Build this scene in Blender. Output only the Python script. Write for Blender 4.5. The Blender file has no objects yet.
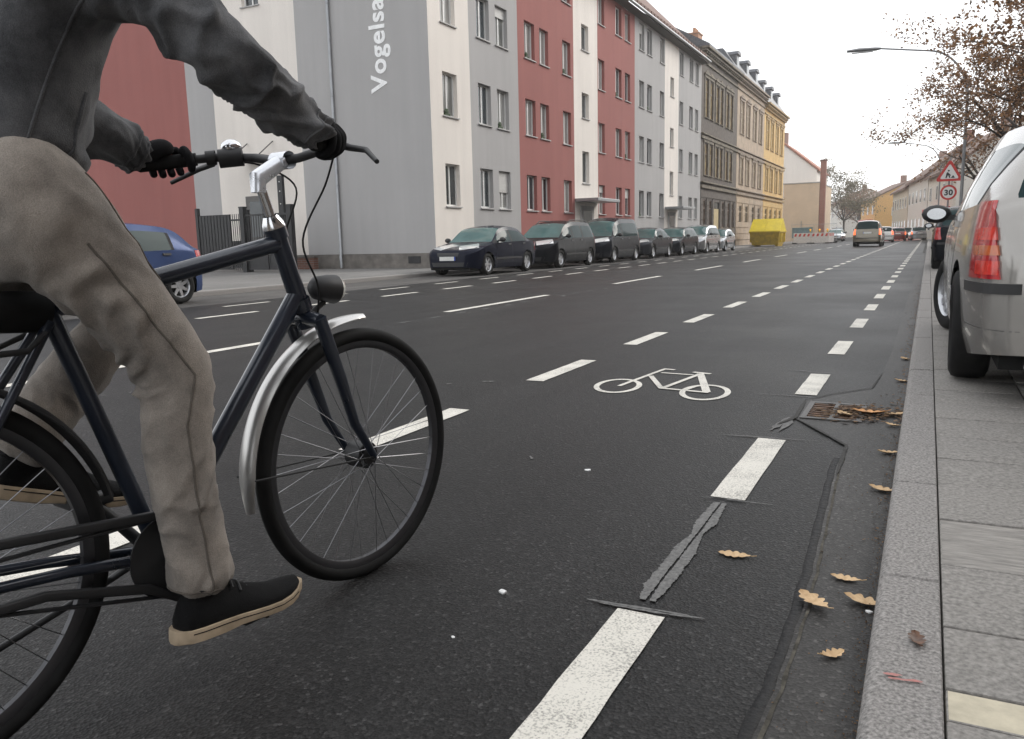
import bpy, bmesh, math, random
import numpy as np
from math import radians as RAD, sin, cos, pi, sqrt, atan2
from mathutils import Vector, Matrix, noise
from mathutils.bvhtree import BVHTree

random.seed(7)
SC = bpy.context.scene
COL = SC.collection

# ------------------------------------------------------------------ materials
MATS = {}
def nt_new(name):
    m = bpy.data.materials.new(name); m.use_nodes = True
    nt = m.node_tree; nt.nodes.clear()
    out = nt.nodes.new('ShaderNodeOutputMaterial')
    b = nt.nodes.new('ShaderNodeBsdfPrincipled')
    nt.links.new(b.outputs[0], out.inputs[0])
    MATS[name] = m
    return m, nt, b

def N(nt, typ, **kw):
    n = nt.nodes.new(typ)
    for k, v in kw.items(): setattr(n, k, v)
    return n

def mat(name, col, rough=.6, metal=0., var=.08, scale=6., bump=0., bscale=60., spec=.5, coat=0., stretch=None, trans=0., col2=None, detail=5.):
    """one procedural material: base colour broken up by two noise octaves, roughness variation and optional bump"""
    m, nt, b = nt_new(name)
    L = nt.links.new
    tc = N(nt, 'ShaderNodeTexCoord'); src = tc.outputs['Object']
    if stretch:
        mp = N(nt, 'ShaderNodeMapping'); mp.inputs['Scale'].default_value = stretch
        L(src, mp.inputs[0]); src = mp.outputs[0]
    n1 = N(nt, 'ShaderNodeTexNoise'); n1.inputs['Scale'].default_value = scale; n1.inputs['Detail'].default_value = detail
    n1.inputs['Roughness'].default_value = .6
    L(src, n1.inputs['Vector'])
    cr = N(nt, 'ShaderNodeValToRGB')
    c = Vector(col[:3]); c2 = Vector(col2[:3]) if col2 else None
    lo = c * (1 - var * 1.6) if c2 is None else c
    hi = c * (1 + var * 1.6) if c2 is None else c2
    cr.color_ramp.elements[0].position = .3; cr.color_ramp.elements[1].position = .7
    cr.color_ramp.elements[0].color = (*lo, 1); cr.color_ramp.elements[1].color = (*[min(1, x) for x in hi], 1)
    L(n1.outputs['Fac'], cr.inputs[0]); L(cr.outputs[0], b.inputs['Base Color'])
    b.inputs['Roughness'].default_value = rough
    if rough > .15:
        mr = N(nt, 'ShaderNodeMapRange'); mr.inputs['To Min'].default_value = max(.02, rough - .1); mr.inputs['To Max'].default_value = min(1, rough + .1)
        L(n1.outputs['Fac'], mr.inputs['Value']); L(mr.outputs[0], b.inputs['Roughness'])
    b.inputs['Metallic'].default_value = metal
    b.inputs['Specular IOR Level'].default_value = spec
    b.inputs['Coat Weight'].default_value = coat
    b.inputs['Coat Roughness'].default_value = .06
    b.inputs['Transmission Weight'].default_value = trans
    if bump:
        n2 = N(nt, 'ShaderNodeTexNoise'); n2.inputs['Scale'].default_value = bscale; n2.inputs['Detail'].default_value = 3
        L(src, n2.inputs['Vector'])
        bp = N(nt, 'ShaderNodeBump'); bp.inputs['Strength'].default_value = bump; bp.inputs['Distance'].default_value = .01
        L(n2.outputs['Fac'], bp.inputs['Height']); L(bp.outputs[0], b.inputs['Normal'])
    return m

def emis(name, col, strength, base=(.3,.05,.03)):
    m = mat(name, base, .25, coat=.5)
    b = [n for n in m.node_tree.nodes if n.type == 'BSDF_PRINCIPLED'][0]
    b.inputs['Emission Color'].default_value = (*col, 1); b.inputs['Emission Strength'].default_value = strength
    return m

def asphalt(name, base, grain=.5, patch=.25, rough=.8, warm=(1, 1, 1), bump=.5, spec=.3):
    m, nt, b = nt_new(name); L = nt.links.new
    tc = N(nt, 'ShaderNodeTexCoord'); o = tc.outputs['Object']
    big = N(nt, 'ShaderNodeTexNoise'); big.inputs['Scale'].default_value = .55; big.inputs['Detail'].default_value = 6; L(o, big.inputs['Vector'])
    mp = N(nt, 'ShaderNodeMapping'); mp.inputs['Scale'].default_value = (2.2, .12, 1); L(o, mp.inputs[0])
    streak = N(nt, 'ShaderNodeTexNoise'); streak.inputs['Scale'].default_value = 1.2; streak.inputs['Detail'].default_value = 4; L(mp.outputs[0], streak.inputs['Vector'])
    fine = N(nt, 'ShaderNodeTexNoise'); fine.inputs['Scale'].default_value = 210; fine.inputs['Detail'].default_value = 2; L(o, fine.inputs['Vector'])
    vor = N(nt, 'ShaderNodeTexVoronoi'); vor.inputs['Scale'].default_value = 130; L(o, vor.inputs['Vector'])
    def ramp(src, a, bb, p0=.3, p1=.7):
        r = N(nt, 'ShaderNodeMapRange'); r.inputs['From Min'].default_value = p0; r.inputs['From Max'].default_value = p1
        r.inputs['To Min'].default_value = a; r.inputs['To Max'].default_value = bb; L(src, r.inputs['Value']); return r.outputs[0]
    def mul(a, bb):
        x = N(nt, 'ShaderNodeMath', operation='MULTIPLY'); L(a, x.inputs[0]); L(bb, x.inputs[1]); return x.outputs[0]
    v = mul(ramp(big.outputs['Fac'], 1 - patch, 1 + patch), ramp(streak.outputs['Fac'], 1 - patch * .6, 1 + patch * .6))
    v = mul(v, ramp(fine.outputs['Fac'], 1 - grain * .55, 1 + grain * .55, .25, .75))
    sep = N(nt, 'ShaderNodeSeparateColor'); L(vor.outputs['Color'], sep.inputs[0])
    v = mul(v, ramp(sep.outputs[0], 1 - grain * .35, 1 + grain * .9, .2, 1.))
    v = mul(v, ramp(sep.outputs[1], 1., 1 + grain * 2.4, .86, 1.))
    rgb = N(nt, 'ShaderNodeMix', data_type='RGBA', blend_type='MULTIPLY'); rgb.inputs['Factor'].default_value = 1
    rgb.inputs['A'].default_value = (*[base * w for w in warm], 1)
    cmb = N(nt, 'ShaderNodeCombineColor')
    for i in range(3): L(v, cmb.inputs[i])
    L(cmb.outputs[0], rgb.inputs['B']); L(rgb.outputs['Result'], b.inputs['Base Color'])
    L(ramp(big.outputs['Fac'], rough - .05, rough + .06), b.inputs['Roughness']); b.inputs['Specular IOR Level'].default_value = spec
    bp = N(nt, 'ShaderNodeBump'); bp.inputs['Strength'].default_value = bump; bp.inputs['Distance'].default_value = .004
    L(vor.outputs['Distance'], bp.inputs['Height']); L(bp.outputs[0], b.inputs['Normal'])
    return m

def paint_mark(name, base, wear=.35, under=(.035, .034, .034)):
    """thermoplastic road paint: worn through to the asphalt in grains"""
    m, nt, b = nt_new(name); L = nt.links.new
    tc = N(nt, 'ShaderNodeTexCoord'); o = tc.outputs['Object']
    f = N(nt, 'ShaderNodeTexNoise'); f.inputs['Scale'].default_value = 170; f.inputs['Detail'].default_value = 3; L(o, f.inputs['Vector'])
    g = N(nt, 'ShaderNodeTexNoise'); g.inputs['Scale'].default_value = 5; g.inputs['Detail'].default_value = 6; L(o, g.inputs['Vector'])
    a = N(nt, 'ShaderNodeMath', operation='MULTIPLY_ADD'); L(g.outputs['Fac'], a.inputs[0]); a.inputs[1].default_value = .55; L(f.outputs['Fac'], a.inputs[2])
    cr = N(nt, 'ShaderNodeValToRGB')
    cr.color_ramp.elements[0].position = .2 + wear; cr.color_ramp.elements[0].color = (*[.45 * x + .3 * u for x, u in zip(base, under)], 1)
    cr.color_ramp.elements[1].position = .42 + wear; cr.color_ramp.elements[1].color = (*base, 1)
    L(a.outputs[0], cr.inputs[0]); L(cr.outputs[0], b.inputs['Base Color'])
    b.inputs['Roughness'].default_value = .7
    bp = N(nt, 'ShaderNodeBump'); bp.inputs['Strength'].default_value = .4; bp.inputs['Distance'].default_value = .003
    L(f.outputs['Fac'], bp.inputs['Height']); L(bp.outputs[0], b.inputs['Normal'])
    return m

def brick_mat(name, c1, c2, mortar, scale=1., bw=.24, rh=.08, rough=.85, axis='Y'):
    m, nt, b = nt_new(name); L = nt.links.new
    tc = N(nt, 'ShaderNodeTexCoord'); sp = N(nt, 'ShaderNodeSeparateXYZ'); L(tc.outputs['Object'], sp.inputs[0])
    cb = N(nt, 'ShaderNodeCombineXYZ'); L(sp.outputs[axis], cb.inputs[0]); L(sp.outputs['Z'], cb.inputs[1])
    br = N(nt, 'ShaderNodeTexBrick'); br.inputs['Scale'].default_value = scale; br.inputs['Brick Width'].default_value = bw; br.inputs['Row Height'].default_value = rh
    br.inputs['Mortar Size'].default_value = .01
    br.inputs['Color1'].default_value = (*c1, 1); br.inputs['Color2'].default_value = (*c2, 1); br.inputs['Mortar'].default_value = (*mortar, 1)
    L(cb.outputs[0], br.inputs['Vector']); L(br.outputs['Color'], b.inputs['Base Color'])
    b.inputs['Roughness'].default_value = rough
    return m

# ------------------------------------------------------------------ mesh builder
class MB:
    def __init__(s): s.v = []; s.f = []; s.m = []
    def add(s, vs, fs, mi=0):
        o = len(s.v); s.v += [tuple(p) for p in vs]
        for f in fs: s.f.append([o + i for i in f]); s.m.append(mi)
        return s
    def box(s, x0, x1, y0, y1, z0, z1, mi=0):
        return s.add([(x0,y0,z0),(x1,y0,z0),(x1,y1,z0),(x0,y1,z0),(x0,y0,z1),(x1,y0,z1),(x1,y1,z1),(x0,y1,z1)],
              [(3,2,1,0),(4,5,6,7),(0,1,5,4),(1,2,6,5),(2,3,7,6),(3,0,4,7)], mi)
    def hexa(s, p, mi=0):
        return s.add(p, [(3,2,1,0),(4,5,6,7),(0,1,5,4),(1,2,6,5),(2,3,7,6),(3,0,4,7)], mi)
    def prism(s, poly, z0, z1, mi=0, axis='z'):
        """polygon (2D) extruded along an axis: z: (x,y); x: (y,z); y: (x,z)"""
        n = len(poly)
        def P(a, b, h): return {'z': (a, b, h), 'x': (h, a, b), 'y': (a, h, b)}[axis]
        vs = [P(a, b, z0) for a, b in poly] + [P(a, b, z1) for a, b in poly]
        fs = [list(range(n))[::-1], list(range(n, 2*n))] + [(i, (i+1) % n, n + (i+1) % n, n + i) for i in range(n)]
        return s.add(vs, fs, mi)
    def sheet(s, poly, z, mi=0): return s.add([(a, b, z) for a, b in poly], [list(range(len(poly)))], mi)
    def rings(s, rings, mi=0, closed=True, cap=True, capmi=None):
        n = len(rings[0]); o = len(s.v)
        for r in rings: s.v += [tuple(p) for p in r]
        m = n if closed else n - 1
        for k in range(len(rings) - 1):
            for i in range(m):
                j = (i + 1) % n
                s.f.append([o + k*n + i, o + k*n + j, o + (k+1)*n + j, o + (k+1)*n + i]); s.m.append(mi)
        if cap and closed:
            s.f.append([o + i for i in range(n)][::-1]); s.m.append(mi if capmi is None else capmi)
            s.f.append([o + (len(rings)-1)*n + i for i in range(n)]); s.m.append(mi if capmi is None else capmi)
        return s
    def tube(s, pts, r, n=10, mi=0, cap=True, flat=None):
        pts = [Vector(p) for p in pts]
        rs = r if isinstance(r, (list, tuple)) else [r] * len(pts)
        t0 = (pts[1] - pts[0]).normalized()
        ref = Vector((0, 0, 1)) if abs(t0.z) < .9 else Vector((1, 0, 0))
        nrm = (ref - t0 * ref.dot(t0)).normalized(); rings = []
        for k, p in enumerate(pts):
            t = (pts[min(k+1, len(pts)-1)] - pts[max(k-1, 0)]).normalized()
            nrm = (nrm - t * nrm.dot(t)).normalized(); bi = t.cross(nrm)
            fx, fy = flat or (1, 1)
            rings.append([p + (nrm * cos(2*pi*i/n) * fx + bi * sin(2*pi*i/n) * fy) * rs[k] for i in range(n)])
        return s.rings(rings, mi, True, cap)
    def lathe(s, prof, c=(0,0,0), ax=(1,0,0), n=32, mi=0, closed=False):
        """profile of (axial, radius) spun about axis ax through c"""
        ax = Vector(ax).normalized(); ref = Vector((0,0,1)) if abs(ax.z) < .9 else Vector((1,0,0))
        e1 = (ref - ax * ref.dot(ax)).normalized(); e2 = ax.cross(e1); c = Vector(c)
        rings = [[c + ax*a + (e1*cos(2*pi*i/n) + e2*sin(2*pi*i/n))*r for i in range(n)] for a, r in prof]
        if closed: rings.append(rings[0])
        return s.rings(rings, mi, True, False)
    def ball(s, c, r, n=12, mi=0, sc=(1,1,1)):
        rings = []
        for k in range(n//2 + 1):
            th = pi * k / (n//2); rr = max(sin(th), .001)
            rings.append([(c[0] + r*sc[0]*rr*cos(2*pi*i/n), c[1] + r*sc[1]*rr*sin(2*pi*i/n), c[2] - r*sc[2]*cos(th)) for i in range(n)])
        return s.rings(rings, mi, True, True)
    def xf(s, M, start=0):
        for i in range(start, len(s.v)): s.v[i] = tuple(M @ Vector(s.v[i]))
        return s
    def build(s, name, mats, parent=None, smooth=None, loc=None, bevel=0., bseg=2):
        me = bpy.data.meshes.new(name); me.from_pydata(s.v, [], s.f)
        for m in (mats if isinstance(mats, (list, tuple)) else [mats]): me.materials.append(m)
        me.polygons.foreach_set('material_index', s.m)
        bm = bmesh.new(); bm.from_mesh(me)
        bmesh.ops.recalc_face_normals(bm, faces=bm.faces)
        if bevel:
            bmesh.ops.remove_doubles(bm, verts=bm.verts, dist=1e-5)
            es = [e for e in bm.edges if len(e.link_faces) == 2 and e.calc_face_angle(0) > .5]
            bmesh.ops.bevel(bm, geom=es, offset=bevel, segments=bseg, affect='EDGES', profile=.5, clamp_overlap=True)
        bm.to_mesh(me); bm.free()
        return link(name, me, parent, smooth, loc)

def link(name, me, parent=None, smooth=None, loc=None):
    if smooth is not None:
        me.polygons.foreach_set('use_smooth', [True] * len(me.polygons))
        me.set_sharp_from_angle(angle=RAD(smooth))
    o = bpy.data.objects.new(name, me); COL.objects.link(o)
    if parent is not None: o.parent = parent
    if loc is not None: o.location = loc
    return o

def tag(o, label=None, cat=None, group=None, kind=None):
    for k, v in (('label', label), ('category', cat), ('group', group), ('kind', kind)):
        if v: o[k] = v
    return o
def thing(name, label, cat, loc=(0,0,0), rz=0., group=None):
    o = bpy.data.objects.new(name, None); COL.objects.link(o); o.location = loc; o.rotation_euler = (0, 0, rz)
    o.empty_display_size = .2
    return tag(o, label, cat, group)
def copy_tree(o, parent=None):
    c = o.copy(); COL.objects.link(c)
    if parent is not None: c.parent = parent
    for ch in list(o.children): copy_tree(ch, c)
    return c
def struct(mb, name, mats, smooth=None, bevel=0.): return tag(mb.build(name, mats, None, smooth, bevel=bevel), kind='structure')

# ------------------------------------------------------------------ palette
M_ROAD = asphalt('road_asphalt', .0185, .62, .30, .46, (1., .975, .96), spec=.11)
M_GUT = asphalt('mastic_asphalt', .038, .4, .6, .5, (1., .95, .90), .2, .12)
M_PARK = asphalt('parking_asphalt', .075, .4, .25, .85, (1., .95, .9))
M_GROUND = asphalt('ground_paving', .09, .4, .25, .85, (1., .97, .92))
M_WALK = asphalt('far_pavement_slabs', .16, .3, .2, .85, (1., .97, .93))
M_SEAL = mat('bitumen_seal', (.009,.009,.0095), .6, var=.3, scale=30, bump=.5, spec=.25)
M_MARK = paint_mark('road_paint', (.70,.67,.60), .38)
M_SMEAR = mat('worn_grey_paint', (.075,.074,.072), .85, var=.25, scale=95, col2=(.21,.207,.20))
M_SLAB = mat('concrete_slab', (.235,.222,.205), .88, var=.25, scale=80, bump=.35, bscale=160)
M_SLAB2 = mat('ribbed_slab', (.25,.235,.215), .85, var=.2, scale=26, bump=.6, bscale=26, stretch=(.5,3,1))
M_SLABW = mat('cream_slab', (.50,.45,.34), .8, var=.12, scale=18, bump=.2)
M_KERB = mat('kerb_granite', (.235,.222,.21), .85, var=.32, scale=120, bump=.3, bscale=150, detail=2)
M_DIRT = mat('joint_dirt', (.035,.032,.026), .95, var=.4, scale=30)
M_LEAFDRY = mat('dry_oak_leaf', (.42,.26,.125), .7, var=.35, scale=60, col2=(.66,.47,.27))
M_LEAFDARK = mat('wet_brown_leaf', (.10,.045,.022), .5, var=.4, scale=30)
def render_mat(name, col, streak=.10):
    m, nt, b = nt_new(name); L = nt.links.new
    tc = N(nt, 'ShaderNodeTexCoord'); o = tc.outputs['Object']
    def nz(sc, mp_=None, det=5):
        n_ = N(nt, 'ShaderNodeTexNoise'); n_.inputs['Scale'].default_value = sc; n_.inputs['Detail'].default_value = det
        if mp_: mp = N(nt, 'ShaderNodeMapping'); mp.inputs['Scale'].default_value = mp_; L(o, mp.inputs[0]); L(mp.outputs[0], n_.inputs['Vector'])
        else: L(o, n_.inputs['Vector'])
        return n_.outputs['Fac']
    def rg(src, a, c, p0=.3, p1=.7):
        r = N(nt, 'ShaderNodeMapRange'); r.inputs['From Min'].default_value = p0; r.inputs['From Max'].default_value = p1; r.inputs['To Min'].default_value = a; r.inputs['To Max'].default_value = c; L(src, r.inputs['Value']); return r.outputs[0]
    def mul(a, c):
        x = N(nt, 'ShaderNodeMath', operation='MULTIPLY'); L(a, x.inputs[0]); L(c, x.inputs[1]); return x.outputs[0]
    v = mul(rg(nz(1., (2.6, 2.6, .16)), 1-streak, 1.02), rg(nz(.45), 1-streak*.6, 1+streak*.5)); v = mul(v, rg(nz(55., None, 3), .965, 1.03))
    v = mul(v, rg(nz(1., (7., 7., .25)), 1-streak*.25, 1.0, .35, .6))
    cb = N(nt, 'ShaderNodeCombineColor'); [L(v, cb.inputs[i]) for i in range(3)]
    x = N(nt, 'ShaderNodeMix', data_type='RGBA', blend_type='MULTIPLY'); x.inputs['Factor'].default_value = 1; x.inputs['A'].default_value = (*col, 1); L(cb.outputs[0], x.inputs['B']); L(x.outputs['Result'], b.inputs['Base Color'])
    b.inputs['Roughness'].default_value = .9
    bp = N(nt, 'ShaderNodeBump'); bp.inputs['Strength'].default_value = .25; bp.inputs['Distance'].default_value = .004; L(nz(140., None, 2), bp.inputs['Height']); L(bp.outputs[0], b.inputs['Normal'])
    return m
M_WHITEPAINT = render_mat('cream_render', (.80,.745,.685), .06)
M_GREYPAINT = render_mat('grey_render', (.41,.40,.395), .055)
M_REDPAINT = render_mat('red_render', (.325,.118,.104), .07)
M_PLINTH = mat('plinth_render', (.17,.155,.14), .9, var=.2, scale=3)
M_ZINC = mat('zinc', (.32,.33,.34), .45, metal=.7, var=.1)
M_TILE = mat('roof_tiles', (.16,.09,.07), .8, var=.3, scale=9, bump=.4, bscale=14)
M_SLATE = mat('slate', (.10,.105,.12), .55, var=.25, scale=9)
M_GLASS = mat('window_glass', (.045,.055,.06), .06, var=.3, scale=.9, spec=.8)
M_FRAME = mat('window_frame_white', (.72,.72,.70), .45, var=.03)
M_FRAMEBR = mat('window_frame_brown', (.16,.10,.06), .5, var=.1)
M_SILL = mat('sill_stone', (.42,.41,.40), .7, var=.1)
M_BLACKMETAL = mat('black_metal', (.018,.018,.02), .4, var=.2, spec=.5)
M_RUBBER = mat('rubber', (.010,.010,.010), .8, var=.3, scale=20, spec=.25)
M_PLASTIC = mat('black_plastic', (.022,.022,.023), .55, var=.12, scale=12)
M_CHROME = mat('chrome', (.72,.73,.75), .16, metal=1., var=.03)
M_ALLOY = mat('alloy', (.52,.53,.55), .32, metal=.85, var=.05)
M_CARGLASS = mat('car_glass', (.022,.042,.044), .05, var=.1, scale=1.5, spec=.35)
for _n in M_CARGLASS.node_tree.nodes:
    if _n.type == 'BSDF_PRINCIPLED': _n.inputs['IOR'].default_value = 1.16
M_SCREEN = mat('windscreen_sky_tint', (.085,.155,.15), .06, var=.12, scale=1.5, spec=.7)  # pale teal base paints in the sky reflected by the sloping screen
M_LAMPGLASS = mat('headlight_glass', (.72,.74,.74), .08, var=.12, scale=14, coat=1.)
M_TAILRED = mat('tail_lens_red', (.42,.012,.015), .12, var=.2, scale=18, coat=1.)
M_TAILLIT = emis('tail_lens_lit', (1., .16, .05), 1.6, (.5,.03,.02))
M_AMBER = mat('amber_lens', (.50,.10,.015), .15, var=.12, scale=20, coat=1.)
M_PLATE = mat('number_plate', (.66,.66,.63), .45, var=.05)
M_BLUE = mat('plate_blue', (.02,.06,.35), .5)
# ------------------------------------------------------------------ camera, sky, sun
R_ = [(.88922184,.05188234,-.45452475),(.45687246,-.15174301,.87649393),(-.0234964,-.98705739,-.15863681)]
cd = bpy.data.cameras.new('camera'); cam = bpy.data.objects.new('camera', cd); COL.objects.link(cam)
mw = Matrix.Identity(4)
for i in range(3):
    mw[i][0] = R_[i][0]; mw[i][1] = -R_[i][1]; mw[i][2] = -R_[i][2]
mw[2][3] = .95
cam.matrix_world = mw
cd.sensor_width = 36; cd.lens = 28.125; cd.clip_start = .05; cd.clip_end = 6000
SC.camera = cam

SUN_EL, SUN_AZ = 30., 32.           # azimuth clockwise from +Y (down the street)
w = bpy.data.worlds.new('World'); SC.world = w; w.use_nodes = True
nt = w.node_tree; nt.nodes.clear()
sky = nt.nodes.new('ShaderNodeTexSky'); sky.sky_type = 'NISHITA'; sky.sun_disc = False
sky.sun_elevation = RAD(SUN_EL); sky.sun_rotation = RAD(SUN_AZ); sky.altitude = 50
sky.air_density = 1.2; sky.dust_density = 1.5; sky.ozone_density = 1.
hs = nt.nodes.new('ShaderNodeHueSaturation'); hs.inputs['Saturation'].default_value = .2
# an even overcast deck over the clear-sky gradient
ov = nt.nodes.new('ShaderNodeMix'); ov.data_type = 'RGBA'; ov.inputs['Factor'].default_value = .72; ov.inputs['B'].default_value = (7.35, 7.5, 7.75, 1)
bg = nt.nodes.new('ShaderNodeBackground'); bg.inputs['Strength'].default_value = .15
wo = nt.nodes.new('ShaderNodeOutputWorld')
nt.links.new(sky.outputs[0], hs.inputs['Color']); nt.links.new(hs.outputs[0], ov.inputs['A']); nt.links.new(ov.outputs['Result'], bg.inputs[0]); nt.links.new(bg.outputs[0], wo.inputs[0])
ld = bpy.data.lights.new('sun', 'SUN'); ld.energy = 1.4; ld.angle = RAD(25); ld.color = (1., .95, .88)
so = bpy.data.objects.new('sun', ld); COL.objects.link(so)
d = Vector((sin(RAD(SUN_AZ))*cos(RAD(SUN_EL)), cos(RAD(SUN_AZ))*cos(RAD(SUN_EL)), sin(RAD(SUN_EL))))
so.rotation_euler = d.to_track_quat('Z', 'Y').to_euler(); so.location = (6, 10, 30)
SC.view_settings.view_transform = 'Standard'; SC.view_settings.look = 'None'
SC.view_settings.exposure = 0.55; SC.view_settings.gamma = 1.0
SC.view_settings.use_curve_mapping = False
SC.render.engine = 'CYCLES'
SC.cycles.use_denoising = True
SC.cycles.max_bounces = 6; SC.cycles.diffuse_bounces = 3; SC.cycles.glossy_bounces = 3; SC.cycles.transparent_max_bounces = 8

# ------------------------------------------------------------------ ground, road, pavements
def bend(y): return -((y - 95) ** 2) / 620. if y > 95 else 0.
YS = [-40, -20, -5, 0] + list(range(5, 96, 5)) + list(range(100, 261, 8))
def ribbon(x0, x1, z, name, m, ys=YS):
    mb = MB(); vs = []
    for y in ys: vs += [(x0 + bend(y), y, z), (x1 + bend(y), y, z)]
    mb.add(vs, [(2*i, 2*i+1, 2*i+3, 2*i+2) for i in range(len(ys)-1)])
    return struct(mb, name, m)
gx = MB(); gx.sheet([(-250,-100),(250,-100),(250,420),(-250,420)], -.06)
struct(gx, 'ground', M_GROUND)
ribbon(-10.75, -.20, 0, 'road', M_ROAD)
ribbon(-12.95, -10.75, -.004, 'parking_lane', M_PARK)
# left pavement with kerb step, right pavement base
mb = MB()
for a, b in zip(YS[:-1], YS[1:]):
    mb.hexa([(-14.5+bend(a),a,-.05),(-13.09+bend(a),a,-.05),(-13.09+bend(b),b,-.05),(-14.5+bend(b),b,-.05),
             (-14.5+bend(a),a,.12),(-13.09+bend(a),a,.10),(-13.09+bend(b),b,.10),(-14.5+bend(b),b,.12)])
struct(mb, 'pavement_across_street', M_WALK)
mb = MB(); mb.box(-60, -14.5, -40, 22.7, -.05, .118); struct(mb, 'courtyard_ground', M_WALK)
def kerb_line(x0, x1, z1, ys, name, flip=False, seed=1):
    rnd = random.Random(seed); mb = MB()
    for a, b in zip(ys[:-1], ys[1:]):
        dz = rnd.uniform(-.003, .003); sx = bend(a), bend(b); e = -1 if flip else 1; R_k = .028
        prof = [(x1, -.06), (x1, z1+dz-.003), (x1-.003, z1+dz)] + [(x0+R_k-R_k*sin(q), z1+dz-R_k*1.1+R_k*1.1*cos(q)) for q in [pi/2*k/6 for k in range(7)]] + [(x0, -.06)]
        if flip: prof = [(x0+x1-p, z) for p, z in prof]
        rg = []
        for yy, sh_, ins in ((a+.002, sx[0], .005), (a+.007, sx[0], 0), (b-.007, sx[1], 0), (b-.002, sx[1], .005)): rg.append([(p+sh_, yy, z-(ins if z > .0 else 0)) for p, z in prof])
        mb.rings(rg)
    return struct(mb, name, [M_KERB], smooth=40)
ky = [2.12 + .853*k for k in range(-6, 60)]
kerb_line(-.068, .068, .1, ky, 'kerb')
kerb_line(-.068, .068, .1, [ky[-1] + 4*k for k in range(0, 45)], 'kerb_in_distance')
kerb_line(-13.09, -12.95, .1, [-20 + 3*k for k in range(0, 72)], 'kerb_across_street', True)
# near pavement: bedding sheet and separate slabs with open joints, all one surface
mb = MB()
for a, b in zip(YS[:-1], YS[1:]):
    mb.hexa([(.07+bend(a),a,-.05),(9+bend(a),a,-.05),(9+bend(b),b,-.05),(.07+bend(b),b,-.05),
             (.07+bend(a),a,.082),(9+bend(a),a,.082),(9+bend(b),b,.082),(.07+bend(b),b,.082)])
struct(mb, 'pavement_bedding', M_DIRT)
mb = MB(); rnd = random.Random(5)
rows = []; y = 1.88
while y < 46: rows.append((y, y+.372, 0)); y += .372
rows += [(1.61,1.88,0),(1.495,1.61,2)]
y = 1.495
while y > -2: rows.append((y-.372, y, 0)); y -= .372
for (a, b, k) in rows:
    xs = [.069, .475, .85, 1.225, 1.6, 1.975, 2.35] if (a < 12) else [.069, .85, 1.6, 2.35]
    for x0, x1 in zip(xs[:-1], xs[1:]):
        dz = rnd.uniform(-.0025, .0025); tx = rnd.uniform(-.002, .002); g = .0032
        mi = k if (k and x0 < 1) else (1 if (2.2 < a < 2.3 or rnd.random() < .05) else 0)
        p = [(x0+g,a+g),(x1-g,a+g),(x1-g,b-g),(x0+g,b-g)]
        mb.hexa([(q[0],q[1],.05) for q in p] + [(p[0][0],p[0][1],.098+dz-tx),(p[1][0],p[1][1],.098+dz+tx),(p[2][0],p[2][1],.098+dz+tx),(p[3][0],p[3][1],.098+dz-tx)], mi)
struct(mb, 'pavement', [M_SLAB, M_SLAB2, M_SLABW], smooth=40, bevel=.004)
mb = MB()
for a, b in zip(YS[:-1], YS[1:]):
    if b <= 45: continue
    a = max(a, 46)
    mb.sheet([(.07+bend(a),a),(9+bend(a),a),(9+bend(b),b),(.07+bend(b),b)], .098)
struct(mb, 'pavement_in_distance', M_WALK)
# gutter strip of smooth asphalt with the widened wet patch round the gully
edge = [(-6,-.24),(0,-.245),(1.44,-.25),(1.63,-.24),(1.98,-.238),(2.39,-.249),(2.98,-.272),(3.4,-.288),(3.78,-.28),(4.0,-.40),(4.28,-.565),(4.79,-.575),(5.02,-.46),(5.3,-.26),(5.65,-.235),(7.15,-.212),(12.5,-.222),(20,-.22),(40,-.22),(95,-.22)]
mb = MB(); vs = []
fine = []
for (ya, xa), (yb, xb) in zip(edge[:-1], edge[1:]):
    n = max(1, int((yb-ya)/.05)) if yb < 8 else 1
    for i in range(n):
        t = i/n; yy = ya+(yb-ya)*t; xx = xa+(xb-xa)*t
        if yb < 8: xx += .006*noise.noise((yy*9, 1, 0)) + .003*noise.noise((yy*30, 4, 0))
        fine.append((yy, xx))
for yy, xx in fine: vs += [(xx, yy, .004), (-.055, yy, .004)]
mb.add(vs, [(2*i,2*i+1,2*i+3,2*i+2) for i in range(len(fine)-1)])
struct(mb, 'gutter', M_GUT)
mb = MB(); seg = [(x-.012, yy) for yy, x in fine if yy < 3.6]
mb.tube([(x, yy, .001) for x, yy in seg], [.015+.005*noise.noise((yy*7,3,1)) for x, yy in seg], 8, flat=(.3,1))
struct(mb, 'gutter_seam', M_SEAL, smooth=60)
mb = MB(); n = len(seg)
mb.add([(x+.022+.003*noise.noise((yy*20,1,2)), yy, .0055) for x, yy in seg]+[(x+.030+.006*noise.noise((yy*17,5,2)), yy, .0055) for x, yy in seg], [(i,i+1,n+i+1,n+i) for i in range(n-1)])
struct(mb, 'dusty_gutter_edge', mat('pale_dust', (.025,.023,.02), .9, var=.6, scale=26, col2=(.13,.12,.10), spec=.1))
mb = MB()
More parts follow.
